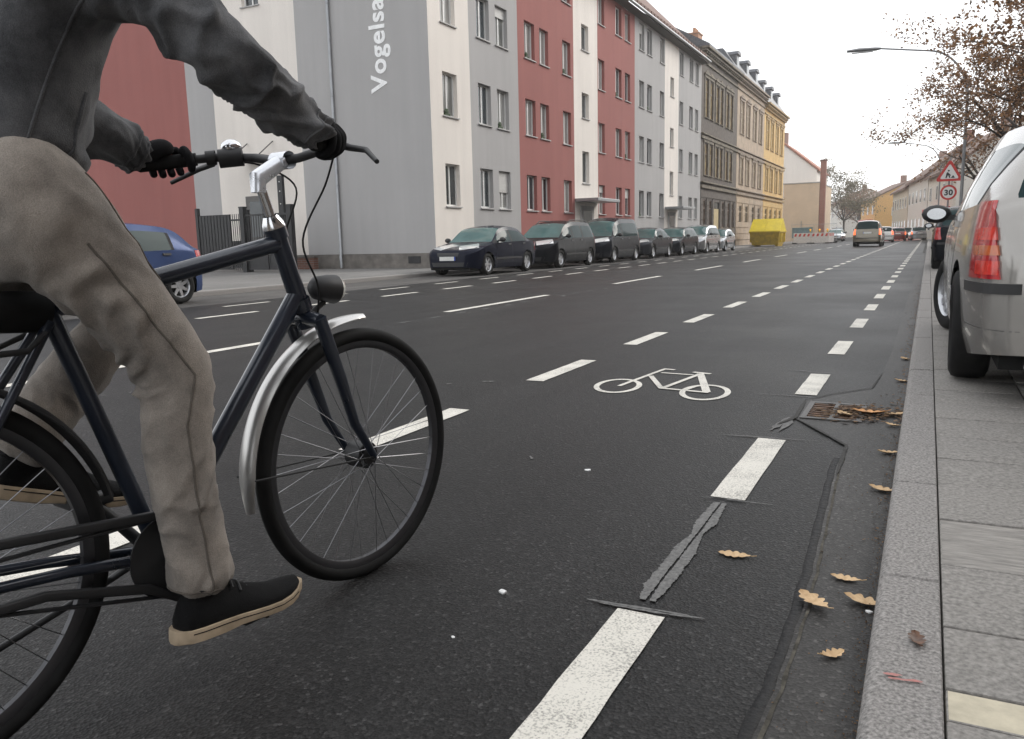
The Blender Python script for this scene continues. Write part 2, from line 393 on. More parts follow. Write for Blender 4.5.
def strip(mb, pts, wd, z, jag=.3, mi=0):
    """a thin irregular painted or cracked streak along pts"""
    L, Rr = [], []
    P = []
    for (a, b) in zip(pts[:-1], pts[1:]):
        for i in range(8): t = i/8; P.append((a[0]+(b[0]-a[0])*t, a[1]+(b[1]-a[1])*t))
    P.append(pts[-1])
    for i, p in enumerate(P):
        q0, q1 = P[max(0,i-1)], P[min(len(P)-1,i+1)]; dx, dy = q1[0]-q0[0], q1[1]-q0[1]; l = math.hypot(dx,dy) or 1
        e = min(1, .25 + 4*min(i, len(P)-1-i)/len(P))
        h = wd*.5*e*(1+jag*2*noise.noise((p[0]*40, p[1]*40, 7)))
        L.append((p[0]-dy/l*h, p[1]+dx/l*h, z)); Rr.append((p[0]+dy/l*h, p[1]-dx/l*h, z))
    n = len(P); mb.add(L+Rr, [(i, i+1, n+i+1, n+i) for i in range(n-1)], mi)
strip(mb, [(-.565,4.28),(-.28,3.79),(-.275,3.3)], .016, .0085)
strip(mb, [(-.575,4.79),(-.46,5.02),(-.26,5.3),(-.23,5.9)], .012, .0085)
strip(mb, [(-.63,4.1),(-.57,4.3),(-.58,4.8)], .02, .0085)
struct(mb, 'gutter_cracks', mat('crack_filler', (.035,.034,.032), .85, var=.4, scale=90, col2=(.085,.082,.078), spec=.2))

# ------------------------------------------------------------------ painted markings
mb = MB()
def dash(xc, wd, a, b, rag=True):
    n = 10; L = []; Rr = []
    for i in range(n+1):
        yy = a+(b-a)*i/n; s = bend(yy)
        e = .004*noise.noise((yy*13, xc, 0)) if rag else 0
        L.append((xc-wd/2+s+e, yy, .004)); Rr.append((xc+wd/2+s+e*.7, yy, .004))
    mb.add(L+Rr, [(i,i+1,n+2+i,n+1+i) for i in range(n)])
for k in range(-1, 52):
    a = [.9, 2.85, 4.96, 6.75][k] if 0 <= k < 4 else (6.75 + 2.*(k-3) if k >= 4 else -1.1)
    b = a + ([.95,.95,.78,.86][k] if 0 <= k < 4 else .92)
    dash(-.605, .125, a, b)
    a2 = -1.1 + 2.*(k+1) - .02 if k < 1 else 2.86 + 1.99*(k-1)
    dash(-2.345, .13, a2, a2+1.0)
for k in range(-1, 17): dash(-5.87, .13, -4.05+6.72*k+6.72, -4.05+6.72*k+10.05)
for k in range(-3, 44):
    dash(-8.84, .12, 7.72+2.12*k, 8.85+2.12*k)
    dash(-10.16, .10, 9.44+2.12*k, 10.46+2.12*k)
struct(mb, 'lane_markings', M_MARK)
mb = MB(); mb.sheet([(-5.4,96),(-.7,96),(-1.6,118),(-6.3,118)], .004); struct(mb, 'red_lane_surface', mat('red_surface', (.42,.12,.10), .8, var=.1))
# bicycle pictogram
mb = MB()
def stroke(p, q, wd): 
    dx, dy = q[0]-p[0], q[1]-p[1]; l = math.hypot(dx, dy); nx, ny = -dy/l*wd/2, dx/l*wd/2
    mb.sheet([(p[0]+nx,p[1]+ny),(p[0]-nx,p[1]-ny),(q[0]-nx,q[1]-ny),(q[0]+nx,q[1]+ny)], mb.z); mb.z += .0001
mb.z = .004
def ringm(c, rx, ry, rot, wd, a0=0, a1=2*pi):
    n = 40; I = []; O = []
    for i in range(n+1):
        t = a0+(a1-a0)*i/n
        for lst, k in ((I, -wd/2), (O, wd/2)):
            x, y = (rx+k)*cos(t), (ry+k*1.15)*sin(t)
            lst.append((c[0]+x*cos(rot)-y*sin(rot), c[1]+x*sin(rot)+y*cos(rot), mb.z))
    mb.add(I+O, [(i,i+1,n+2+i,n+1+i) for i in range(n)]); mb.z += .0001
ringm((-1.75,4.87), .135, .235, .18, .036)
ringm((-1.175,4.84), .135, .24, .12, .036)
for p, q, wd in [((-1.74,4.86),(-1.66,5.60),.030),((-1.67,5.62),(-1.58,5.60),.035),((-1.635,5.45),(-1.40,5.43),.028),((-1.37,5.50),(-1.165,4.84),.05),
                 ((-1.43,5.545),(-1.30,5.51),.04),((-1.665,5.30),(-1.46,4.87),.036),((-1.455,4.88),(-1.37,5.46),.034),((-1.47,4.875),(-1.15,4.83),.036),((-1.31,4.84),(-1.27,5.02),.022)]:
    stroke(p, q, wd)
struct(mb, 'bicycle_symbol', M_MARK)
# grey traces of masked paint between and across the dashes
mb = MB()
def smear(Lp, Rp, z):
    """two ragged strips of grey primer either side of a bare centre line"""
    def at(P, y):
        for (a, b) in zip(P[:-1], P[1:]):
            if a[1] <= y <= b[1]: return a[0]+(b[0]-a[0])*(y-a[1])/(b[1]-a[1])
        return P[0][0] if y < P[0][1] else P[-1][0]
    ya, yb = min(Lp[0][1], Rp[0][1]), max(Lp[-1][1], Rp[-1][1]); n = 260; A, B, C, D = [], [], [], []
    for i in range(n+1):
        y = ya+(yb-ya)*i/n; j = lambda k: .005*noise.noise((y*26, k, 0))+.006*noise.noise((y*75, k, 4))+.004*noise.noise((y*190, k, 9))
        c = -.613+.004*noise.noise((y*5,2,2)); l = min(at(Lp, y)+j(1), c-.004); r = max(at(Rp, y)+j(7), c+.004)
        g = .0035+.0035*noise.noise((y*60,3,8))+.003*noise.noise((y*9,5,5)); g = max(g, -.001)
        A.append((l,y,z)); B.append((max(c-g, l+.002),y,z)); C.append((min(c+g, r-.002),y,z)); D.append((r,y,z))
    for P, Q in ((A,B),(C,D)): mb.add(P+Q, [(i,i+1,n+2+i,n+1+i) for i in range(n)])
smear([(-.634,1.925),(-.650,2.02),(-.646,2.25),(-.650,2.32),(-.631,2.44),(-.648,2.57),(-.640,2.78)], [(-.588,1.935),(-.578,2.08),(-.578,2.30),(-.597,2.46),(-.578,2.57),(-.594,2.79)], .0045)
def scuff(x0, y0, x1, y1, wd, k):
    for q in range(k):
        t0 = rs_.uniform(0,.6); t1 = min(1, t0+rs_.uniform(.25,.6)); o_ = rs_.uniform(-wd,wd)
        strip(mb, [(x0+(x1-x0)*t0, y0+(y1-y0)*t0+o_), (x0+(x1-x0)*t1, y0+(y1-y0)*t1+o_)], rs_.uniform(.003,.008), .0049+.0001*q, .6)
rs_ = random.Random(12)
strip(mb, [(-.76,1.866),(-.675,1.862),(-.55,1.868),(-.45,1.884)], .010, .0048, .5); scuff(-.76,1.868,-.45,1.885,.005,5)
scuff(-.72,2.83,-.44,2.842,.004,6); scuff(-.86,3.80,-.40,3.84,.005,7); scuff(-.9,4.9,-.5,4.9,.006,6); scuff(-.85,5.85,-.5,5.8,.008,5)
strip(mb, [(-.64,3.98),(-.60,4.3)], .03, .0045, .6); strip(mb, [(-.60,3.98),(-.575,4.25)], .025, .0046, .6)
rr = random.Random(3)
for k in range(14): strip(mb, [(-5.6+.01*k+rr.uniform(-.1,.1), 7.9+.65*k), (-5.6+.01*k, 7.9+.65*k+.22)], .05, .0047, .7)
for k in range(26):
    x, y = rr.uniform(-6.5,-.8), rr.uniform(2.5,16); strip(mb, [(x,y),(x+rr.uniform(-.12,.12),y+rr.uniform(-.04,.04))], rr.uniform(.01,.03), .0047, .7)
struct(mb, 'worn_marking_traces', M_SMEAR)
mb = MB()
for q in range(9): a_ = rs_.uniform(-.036,.012); y_ = 1.60+rs_.uniform(-.016,.012); strip(mb, [(a_,y_),(a_+rs_.uniform(.012,.03),y_+rs_.uniform(-.006,.002))], rs_.uniform(.003,.007), .1035+.00008*q, .6)
struct(mb, 'red_chalk_mark', mat('red_chalk', (.36,.20,.18), .9, var=.3, scale=160, col2=(.50,.20,.18)))
# ------------------------------------------------------------------ cars
def smooth_interp(xs, ys, x):
    """monotone cubic through the points"""
    xs = list(xs); n = len(xs)
    if x <= xs[0]: return ys[0]
    if x >= xs[-1]: return ys[-1]
    d = [(ys[i+1]-ys[i])/(xs[i+1]-xs[i]) for i in range(n-1)]
    m = [d[0]] + [0 if d[i-1]*d[i] <= 0 else 2*d[i-1]*d[i]/(d[i-1]+d[i]) for i in range(1, n-1)] + [d[-1]]
    for i in range(n-1):
        if x <= xs[i+1]:
            h = xs[i+1]-xs[i]; t = (x-xs[i])/h
            return (2*t**3-3*t**2+1)*ys[i]+(t**3-2*t**2+t)*h*m[i]+(-2*t**3+3*t**2)*ys[i+1]+(t**3-t**2)*h*m[i+1]

def paint(name, col, metal=.35, rough=.2, coat=.8, spec=.5):
    m = mat('paint_' + name, col, rough, metal, var=.05, scale=2.5, coat=coat if spec > .3 else 0., spec=spec)
    if spec < .3: [setattr(n_.inputs['IOR'], 'default_value', 1.28) for n_ in m.node_tree.nodes if n_.type == 'BSDF_PRINCIPLED']
    return m

M_MIRROR = mat('mirror_glass', (.42,.43,.44), .08, metal=1., var=.05)
M_TRIM = mat('window_trim', (.012,.012,.013), .7, var=.1, spec=.29)
# car local frame: +Y forward, Z up, origin on the ground under the middle of the wheelbase
KINDS = {
 # L front overhang, rear overhang, wheelbase, W, H; roof line (y from front wheel centre positive forward, z), belt
 'sedan':  dict(fo=.86, ro=.80, wb=2.52, W=1.71, H=1.43, top=[(.86,.60),(.80,.70),(.45,.80),(-.35,.93),(-.42,.96),(-1.10,1.37),(-1.6,1.43),(-2.15,1.38),(-2.85,1.00),(-2.95,.97),(-3.26,.95),(-3.32,.80)], ws=(-.40,-1.08), rw=(-2.2,-2.84), belt=[(.86,.60),(-.4,.90),(-3.32,.97)]),
 'hatch':  dict(fo=.78, ro=.62, wb=2.44, W=1.66, H=1.42, top=[(.78,.58),(.72,.68),(.4,.78),(-.3,.92),(-.36,.95),(-1.02,1.36),(-1.6,1.42),(-2.3,1.37),(-2.52,1.30),(-2.93,.96),(-3.0,.92),(-3.06,.72)], ws=(-.34,-1.0), rw=(-2.46,-2.92), belt=[(.78,.58),(-.4,.88),(-3.06,.95)]),
 'mpv':    dict(fo=.90, ro=.80, wb=2.68, W=1.79, H=1.64, top=[(.90,.64),(.84,.76),(.45,.90),(-.1,1.02),(-.16,1.05),(-1.0,1.54),(-1.7,1.64),(-2.8,1.62),(-3.18,1.56),(-3.38,1.10),(-3.42,1.02),(-3.48,.8)], ws=(-.14,-.98), rw=(-3.17,-3.37), belt=[(.9,.64),(-.2,.98),(-3.48,1.04)]),
 'van':    dict(fo=.86, ro=.78, wb=2.69, W=1.80, H=1.82, top=[(.86,.66),(.80,.78),(.45,.93),(.02,1.04),(-.04,1.07),(-.78,1.68),(-1.4,1.82),(-2.8,1.82),(-3.26,1.78),(-3.40,1.15),(-3.44,1.02),(-3.47,.8)], ws=(-.02,-.76), rw=(-3.25,-3.39), belt=[(.86,.66),(-.1,1.0),(-3.47,1.05)]),
 'wagon':  dict(fo=.86, ro=.90, wb=2.62, W=1.71, H=1.47, top=[(.86,.60),(.80,.70),(.45,.81),(-.35,.94),(-.42,.97),(-1.12,1.40),(-1.7,1.47),(-2.7,1.45),(-3.04,1.40),(-3.38,.99),(-3.44,.94),(-3.52,.74)], ws=(-.40,-1.1), rw=(-3.03,-3.37), belt=[(.86,.60),(-.4,.91),(-3.52,.99)]),
 'suv':    dict(fo=.85, ro=.88, wb=2.65, W=1.85, H=1.78, top=[(.85,.74),(.80,.90),(.45,1.04),(-.25,1.12),(-.32,1.15),(-.95,1.66),(-1.6,1.78),(-2.8,1.76),(-3.18,1.70),(-3.42,1.16),(-3.46,1.06),(-3.53,.85)], ws=(-.30,-.94), rw=(-3.17,-3.41), belt=[(.85,.74),(-.3,1.06),(-3.53,1.12)]),
}
def car(label, kind, x, y, rz, pm, group=None, z0=0., hi=False, name='parked_car', lit=False, steer=0., spokes=7, trim=None, rails=False, cat='car', R=.31, glass=None, doors=2, lowband=False):
    K = KINDS[kind]; wb, W, H = K['wb'], K['W'], K['H']; f = wb/2; glass = glass or M_CARGLASS; trim = trim or M_PLASTIC
    t = thing(name, label, cat, (x, y, z0), rz, group)
    tx = [p[0]+f for p in K['top']][::-1]; tz = [p[1] for p in K['top']][::-1]
    bx = [p[0]+f for p in K['belt']][::-1]; bz = [p[1] for p in K['belt']][::-1]
    y0, y1 = -f-K['ro'], f+K['fo']; Ra = R+.055; sill = .19 if kind != 'suv' else .27
    ztop = lambda yy: smooth_interp(tx, tz, yy)
    zb = lambda yy: smooth_interp(bx, bz, yy)
    ws0, ws1 = K['ws'][0]+f, K['ws'][1]+f; rw0, rw1 = K['rw'][0]+f, K['rw'][1]+f
    def hw(yy):      # half width in plan, rounded at nose and tail
        a = min((y1-yy), .75)/.75; b = min((yy-y0), .6)/.6
        a = max(a, 0); b = max(b, 0)
        c = max(0, min((yy-y0), 1.7)/1.7) if hi else 1.
        e = min(yy-y0, y1-yy, .13)/.13; e = 1-.11*(1-sqrt(max(0, 1-(1-e)**2)))
        return e*W/2*(1-.30*(1-a)**2.6)*(1-(.10 if hi else .16)*(1-b)**3.)*(1-.11*(1-c)**1.8)
    def bot(yy):
        z = sill + .06*max(0, (abs(yy)-f-.35)/.5)
        for c in (-f, f):
            dd = abs(yy-c)
            if dd < Ra: z = max(z, R+sqrt(Ra*Ra-dd*dd))
        return z
    S = list(np.linspace(y0, y1, 46 if not hi else 80)) + [q for k in (.004,.012,.025,.04,.06,.08,.105,.13) for q in (y0+k, y1-k)]
    for c in (-f, f):
        S += [c+s*Ra*k for s in (-1,1) for k in (1.002,.999,.97,.92,.8,.6,.35)] + [c]
    S += [p for p in tx if y0 < p < y1] + [ws0, ws1, rw0, rw1]
    S = sorted(set(round(s,4) for s in S)); S = [s for i, s in enumerate(S) if i == 0 or s-S[i-1] > .0015]
    nl, ng, nr = 8, 5, 5
    def ring(yy):
        zt, b, ze = ztop(yy), bot(yy), zb(yy); w = hw(yy)
        ze = min(ze, zt-.03); hz = zt-ze            # greenhouse height here
        gh = max(0., min(1., (hz-.05)/.40))
        def sw(z):    # body side section
            q = (z-.55)/.45
            return w*(1-.055*q*q-(.02 if z < sill+.09 else 0))
        pts = []
        zmax = max(ze, b+.01)
        for i in range(nl):
            z = b+(zmax-b)*(i/(nl-1)); pts.append((sw(z), z))
        wbel = pts[-1][0]; rt = wbel*(.86-.12*gh)     # roof edge half width
        zr = ze+(zt-ze)*(.86+.04*gh) if zt > b else zmax
        if hi: rt -= .17*gh*(1-min((yy-y0)/1.25, 1))**1.3
        zr = max(zr, zmax+.003); ztt = max(zt, zr+.004)
        for i in range(1, ng):
            k = i/(ng-1); pts.append((wbel+(rt-wbel)*(k**1.15 if gh > .3 else k), zmax+(zr-zmax)*(k**.92)))
        for i in range(1, nr+1):
            k = i/nr; pts.append((rt*(1-k)**1.0*(1), zr+(ztt-zr)*(1-(1-k)**2.4)))
        return pts
    half = [ring(s) for s in S]; n = len(half[0])
    verts, idx = [], []
    for k, s in enumerate(S):
        row = []
        for i, (a, b) in enumerate(half[k]): row.append(len(verts)); verts.append((a, s, b))
        for i in range(n-2, -1, -1): row.append(len(verts)); verts.append((-half[k][i][0], s, half[k][i][1]))
        idx.append(row)
    nn = len(idx[0]); faces = {'body': [], 'windscreen': [], 'rear_window': [], 'gl': [], 'gr': [], 'trim': []}
    pill = [ws1-.02-(ws0-ws1)*0]
    # side glass bays by y, pillars between
    gy0, gy1 = (rw0+ (.10 if kind in ('sedan','hatch') else -.02)), ws0-.12
    if kind == 'sedan': gy0 = rw0-.25
    bays = []
    nb = 3 if kind in ('mpv','wagon','suv','van') else 2
    cuts = [gy1, (gy1-.95), (gy1-1.78), gy0] if nb == 3 else [gy1, gy1-.98, gy0]
    for k in range(len(S)-1):
        ym = (S[k]+S[k+1])/2; hz = ztop(ym)-zb(ym)
        for i in range(nn-1):
            j = i if i < n-1 else nn-2-i           # mirrored strip number
            reg = 'body'
            if nl-1 <= j < nl-1+ng-1-0 and hz > .10:
                if j <= nl-1+ng-3 and hz > .16 and any(c1+.035 < ym < c0-.035 for c0, c1 in zip(cuts[:-1], cuts[1:])): reg = 'gl' if i < n-1 else 'gr'
            if j >= nl-1+ng-1:
                if ws1 < ym < ws0: reg = 'windscreen'
                if rw1 < ym < rw0: reg = 'rear_window'
            if reg == 'body' and nl-1 <= j <= nl-1+ng-3 and hz > .05 and gy0-.02 < ym < ws0+.06: reg = 'trim'
            faces[reg].append((idx[k][i], idx[k][i+1], idx[k+1][i+1], idx[k+1][i]))
    faces['body'] += [idx[0][::-1], idx[-1]]
    def sub(keys, name, m, parent, sm=35):
        fs = sum((faces[q] for q in keys), []) if isinstance(keys[0], str) else keys
        used = sorted({v for q in fs for v in q}); mp = {v: i for i, v in enumerate(used)}
        mb = MB(); mb.add([verts[v] for v in used], [[mp[v] for v in q] for q in fs])
        return mb.build(name, m, parent, sm)
    body = sub(['body'], 'body', pm, t, 38)
    ub = MB(); ub.box(-W/2+.21, W/2-.21, y0+.12, y1-.12, .17, .62); ub.box(-W/2+.06, W/2-.06, -f+Ra+.02, f-Ra-.02, .2, .55)
    ub.build('underbody', M_RUBBER, t)
    sub(['windscreen'], 'windscreen', M_SCREEN, t); sub(['rear_window'], 'rear_window', glass, t)
    pil_ = {}
    for q in faces['trim']:
        ym = sum(verts[v][1] for v in q)/4; xm = sum(verts[v][0] for v in q)
        pil_.setdefault((xm > 0, sum(ym > (c0+c1)/2 for c0, c1 in zip(cuts[:-1], cuts[1:]))), []).append(q)
    for q in pil_.values(): sub(q, 'window_pillar', M_TRIM, t)
    bays = list(zip(cuts[:-1], cuts[1:]))
    for side in ('gl', 'gr'):
        for c0, c1 in bays:
            fs = [q for q in faces[side] if c1 < sum(verts[v][1] for v in q)/4 < c0]
            if fs: sub(fs, 'side_window', glass, t)
    tree = BVHTree.FromPolygons(verts, sum((faces[q] for q in faces), []))
    def patch(name, m, cor, dirn, off=.006, nu=8, nv=4, parent=t, mi=None, sm=40):
        """a panel lying on the body: corners (a across, z) seen along dirn"""
        dv = Vector(dirn).normalized(); e1 = Vector((0,0,1)).cross(dv).normalized()   # across
        P = []
        for v in range(nv+1):
            for u in range(nu+1):
                a, bq = u/nu, v/nv
                p = [(1-bq)*((1-a)*cor[0][q]+a*cor[1][q])+bq*((1-a)*cor[3][q]+a*cor[2][q]) for q in (0,1)]
                o = e1*p[0]+Vector((0,0,p[1]))-dv*6
                hit = tree.ray_cast(o, dv)
                P.append((hit[0], hit[1]) if hit[0] is not None else None)
        mb = MB(); vs, inn, mp = [], [], {}
        for q in range(len(P)):
            if P[q] is not None:
                nrm = P[q][1]; nrm = nrm if nrm.dot(dv) < 0 else -nrm
                mp[q] = len(vs); vs.append(P[q][0]-dv*off); inn.append(P[q][0]-nrm*.012)
        fs = []
        for v in range(nv):
            for u in range(nu):
                q = [v*(nu+1)+u, v*(nu+1)+u+1, (v+1)*(nu+1)+u+1, (v+1)*(nu+1)+u]
                if all(z in mp for z in q): fs.append([mp[z] for z in q])
        if not fs: return None
        nv_ = len(vs); edges = {}
        for q in fs:
            for i in range(4):
                e = (q[i], q[(i+1) % 4]); edges[e] = 1
        rim = [(a, b) for (a, b) in edges if (b, a) not in edges]
        mb.add(vs+inn, fs+[(b, a, nv_+a, nv_+b) for a, b in rim])
        return mb.build(name, m, parent, sm)
    FR, RE = (0,-1,0), (0,1,0)
    # front view: dirn -Y => across axis e1 = Z x dirn = (1,0,0)
    hz0, hz1 = K['top'][0][1]-.02, K['top'][0][1]+.16
    if kind in ('suv',): hz0 -= .04
    for s in (1, -1):
        dv = (-s*.55, -1, -.12); e = W/2
        a0, a1 = s*e*.40, s*e*.93
        k = s*.0
        dvn = Vector(dv).normalized(); e1 = Vector((0,0,1)).cross(dvn).normalized()
        def ac(xx, yy): return e1.x*xx+e1.y*yy
        A0, A1 = ac(s*W*.20, y1-.05), ac(s*W*.475, y1-.36)
        patch('headlight', M_LAMPGLASS, [(A0,hz0-.05),(A1,hz0+.01),(A1,hz1+.02),(A0,hz1-.05)], dv, .008)
        # tail lights round the rear corner
        th0, th1 = (.66, .92) if kind in ('sedan','hatch') else (.70, 1.06)
        if kind in ('van','suv','mpv'): th0, th1 = .80, 1.18
        dv2 = (-s*.62, 1, 0); dvn = Vector(dv2).normalized(); e1 = Vector((0,0,1)).cross(dvn).normalized()
        B0, B1 = ac(s*W*.375, y0+.05), ac(s*W*.478, y0+.20)
        tl = patch('taillight', M_TAILLIT if lit else M_TAILRED, [(B0,th0),(B1,th0),(B1,th1),(B0+(B1-B0)*.25,th1)], dv2, .008, 8, 8)
        # side seams, handles, sill trims on both flanks
        sd = (-s, 0, 0)          # across axis = Z x (-s,0,0) = (0,-s,0)
        yy = lambda v: -s*v
        for c in (cuts[:-1] if nb == 2 else cuts[:3]):
            patch('door_seam', M_BLACKMETAL, [(yy(c-.004),.27),(yy(c+.004),.27),(yy(c+.004),zb(c)-.03),(yy(c-.004),zb(c)-.03)], sd, .0012, 1, 8)
        for c in cuts[1:3]:
            patch('door_handle', trim if not hi else pm, [(yy(c+.08),.80*zb(c)+.10),(yy(c+.24),.80*zb(c)+.10),(yy(c+.24),.80*zb(c)+.135),(yy(c+.08),.80*zb(c)+.135)], sd, .02, 3, 1)
        patch('side_moulding', trim, [(yy(f-Ra-.06),.44),(yy(-f+Ra+.06),.44),(yy(-f+Ra+.06),.49),(yy(f-Ra-.06),.49)], sd, .012, 14, 1)
        # mirror
        mz = zb(ws0-.25)+(.03 if hi else .06); my = ws0-.30; mb = MB()
        mb.ball((s*(W/2+.08), my, mz+.03), .1, 12, 0, (1.05,.62,.72)); mb.box(min(s*(W/2-.08),s*(W/2+.06)), max(s*(W/2-.08),s*(W/2+.06)), my-.025, my+.03, mz-.02, mz+.02)
        mo = mb.build('mirror', M_PLASTIC, t, 60)
        g = MB(); g.lathe([(0,.001),(0,.066)], (s*(W/2+.08), my-.066, mz+.03), (0,-1,0), 20); g.v = [(a, b, mz+.03+(c-mz-.03)*.66) for a, b, c in g.v]
        g.build('mirror_glass', M_MIRROR, mo)
    patch('grille', M_PLASTIC, [(-W*.19,hz0-.03),(W*.19,hz0-.03),(W*.21,hz0+.08),(-W*.21,hz0+.08)], FR, .004, 10, 3)
    patch('bumper_intake', M_PLASTIC, [(-W*.34,.27),(W*.34,.27),(W*.37,.39),(-W*.37,.39)], FR, .004, 12, 3)
    np_ = patch('number_plate', M_PLATE, [(-.26,.44),(.26,.44),(.26,.55),(-.26,.55)], FR, .02, 8, 1)
    if np_: patch('country_strip', M_BLUE, [(-.26,.44),(-.218,.44),(-.218,.55),(-.26,.55)], FR, .0225, 1, 1, parent=np_)
    # rear view: dirn +Y => across axis e1 = (-1,0,0)
    np_ = patch('number_plate', M_PLATE, [(-.26,.72),(.26,.72),(.26,.83),(-.26,.83)] if kind != 'suv' else [(-.26,.88),(.26,.88),(.26,.99),(-.26,.99)], RE, .016, 8, 1)
    if np_: patch('country_strip', M_BLUE, [(.218,.72),(.26,.72),(.26,.83),(.218,.83)] if kind != 'suv' else [(.218,.88),(.26,.88),(.26,.99),(.218,.99)], RE, .0185, 1, 1, parent=np_)
    patch('rear_bumper_strip', M_PLASTIC, [(-W*.44,.55),(W*.44,.55),(W*.44,.60),(-W*.44,.60)], RE, .014, 14, 1)
    if lowband: patch('rear_bumper_cover', M_PLASTIC, [(-W*.45,.30),(W*.45,.30),(W*.45,.62),(-W*.45,.62)], RE, .03, 14, 3); 
    patch('tailgate_seam', M_BLACKMETAL, [(-W*.40,.645),(W*.40,.645),(W*.40,.653),(-W*.40,.653)], RE, .0012, 12, 1)
    if rails:
        for s in (1,-1):
            mb = MB(); ys_ = np.linspace(rw0+.15, ws1-.25, 10)
            mb.tube([(s*W*.335, yy_, ztop(yy_)-.05+(.05 if 0 < i < 9 else 0)) for i, yy_ in enumerate(ys_)], .018, 8); mb.build('roof_rail', M_PLASTIC if not hi else M_ALLOY, t, 60)
    # wheels
    for s in (1,-1):
        for c in (-f, f):
            cx = s*(W/2-.115); st = steer if c > 0 else 0.
            mb = MB(); pr = []
            hwid = .098
            for a, r in [(-hwid*.75,.62),(-hwid,.72),(-hwid*1.02,.86),(-hwid*.86,.965),(-hwid*.5,.998),(0,1.),(hwid*.5,.998),(hwid*.86,.965),(hwid*1.02,.86),(hwid,.72),(hwid*.75,.62)]: pr.append((a*s, r*R))
            mb.lathe(pr, (0,0,0), (1,0,0), 36)
            Mx = Matrix.Translation((cx, c, R)) @ Matrix.Rotation(st, 4, 'Z')
            w_ = mb.build('wheel', M_RUBBER, t, 50); w_.matrix_local = Mx
            rm = MB(); rr_ = .655*R
            rm.lathe([(s*.075,rr_*1.0),(s*.085,rr_*.97),(s*.06,rr_*.88),(-s*.05,rr_*.86)], (0,0,0), (1,0,0), 30)
            rm.lathe([(s*.062,.001),(s*.062,rr_*.22),(s*.04,rr_*.26),(s*.01,rr_*.27)], (0,0,0), (1,0,0), 18)
            for q in range(spokes):
                an = 2*pi*q/spokes; ca, sa = cos(an), sin(an); pq = []
                for rad, wd, xa in ((rr_*.18,.16,.055),(rr_*.9,.11 if spokes > 6 else .17,.066)):
                    for dx_ in (-.02, 0):
                        for e in (-1, 1): pq.append((s*(xa+dx_), rad*ca-e*wd*rr_*sa, rad*sa+e*wd*rr_*ca))
                p = pq; rm.hexa([p[0],p[1],p[5],p[4],p[2],p[3],p[7],p[6]])
            rm.build('rim', M_ALLOY, w_, 40)
            bd = MB(); bd.lathe([(s*.0,.001),(s*.0,rr_*.86)], (0,0,0), (1,0,0), 24); bd.build('brake_disc', M_RUBBER, w_)
    return t, patch, dict(W=W, y0=y0, y1=y1, f=f, zb=zb, ztop=ztop, R=R)

P_NAVY = paint('dark_navy', (.007,.009,.020), .0, coat=.2, spec=.29); P_BLACK = paint('black', (.006,.007,.010), 0., coat=.2, spec=.29); P_ANTH = paint('anthracite', (.014,.016,.022), .1, coat=.2, spec=.29)
P_GREY = paint('mid_grey', (.04,.043,.05), .2, coat=.3, spec=.2); P_SILV = paint('silver', (.38,.39,.40), .65); P_SILV2 = paint('pale_silver', (.45,.47,.49), .6)
P_BLUE = paint('blue', (.045,.068,.15), .1, coat=.4, spec=.2); P_GOLD = paint('champagne', (.20,.175,.13), .4); P_WHITE = paint('white', (.70,.70,.68), 0.); P_RED = paint('dull_red', (.22,.03,.025), .2)
P_WARM = paint('warm_silver', (.33,.315,.295), .6, .24, coat=.6)
GP = 'cars parked along the far kerb'
XL = -12.0
def parked(label, kind, ywheel, pm, **kw):
    # nose towards the camera: front wheel centre at ywheel
    K = KINDS[kind]; return car(label, kind, kw.pop('x', XL), ywheel+K['wb']/2, pi, pm, GP, 0., **kw)
parked('dark navy saloon parked nose out in front of the white and grey house corner', 'sedan', 20.2, P_NAVY, spokes=6, x=-11.98)
parked('black people carrier with roof rails parked in front of the red house front', 'mpv', 25.3, P_BLACK, rails=True, spokes=5)
parked('tall anthracite delivery van parked by the white stairwell entrance', 'van', 30.6, P_ANTH, spokes=6)
parked('dark grey saloon with bright headlights parked behind the tall van', 'sedan', 35.9, P_GREY, spokes=7)
parked('dark blue grey estate car parked between the grey saloon and the silver people carrier', 'wagon', 40.8, P_ANTH, spokes=5)
parked('silver people carrier parked before the dark brick house', 'mpv', 45.9, P_SILV, spokes=6)
parked('pale silver hatchback, last of the row before the yellow skip', 'hatch', 50.9, P_SILV2, spokes=5)
parked('blue hatchback parked in front of the red wall with its tail to the gate', 'hatch', 9.79-2.44, P_BLUE, spokes=7, x=-12.33)
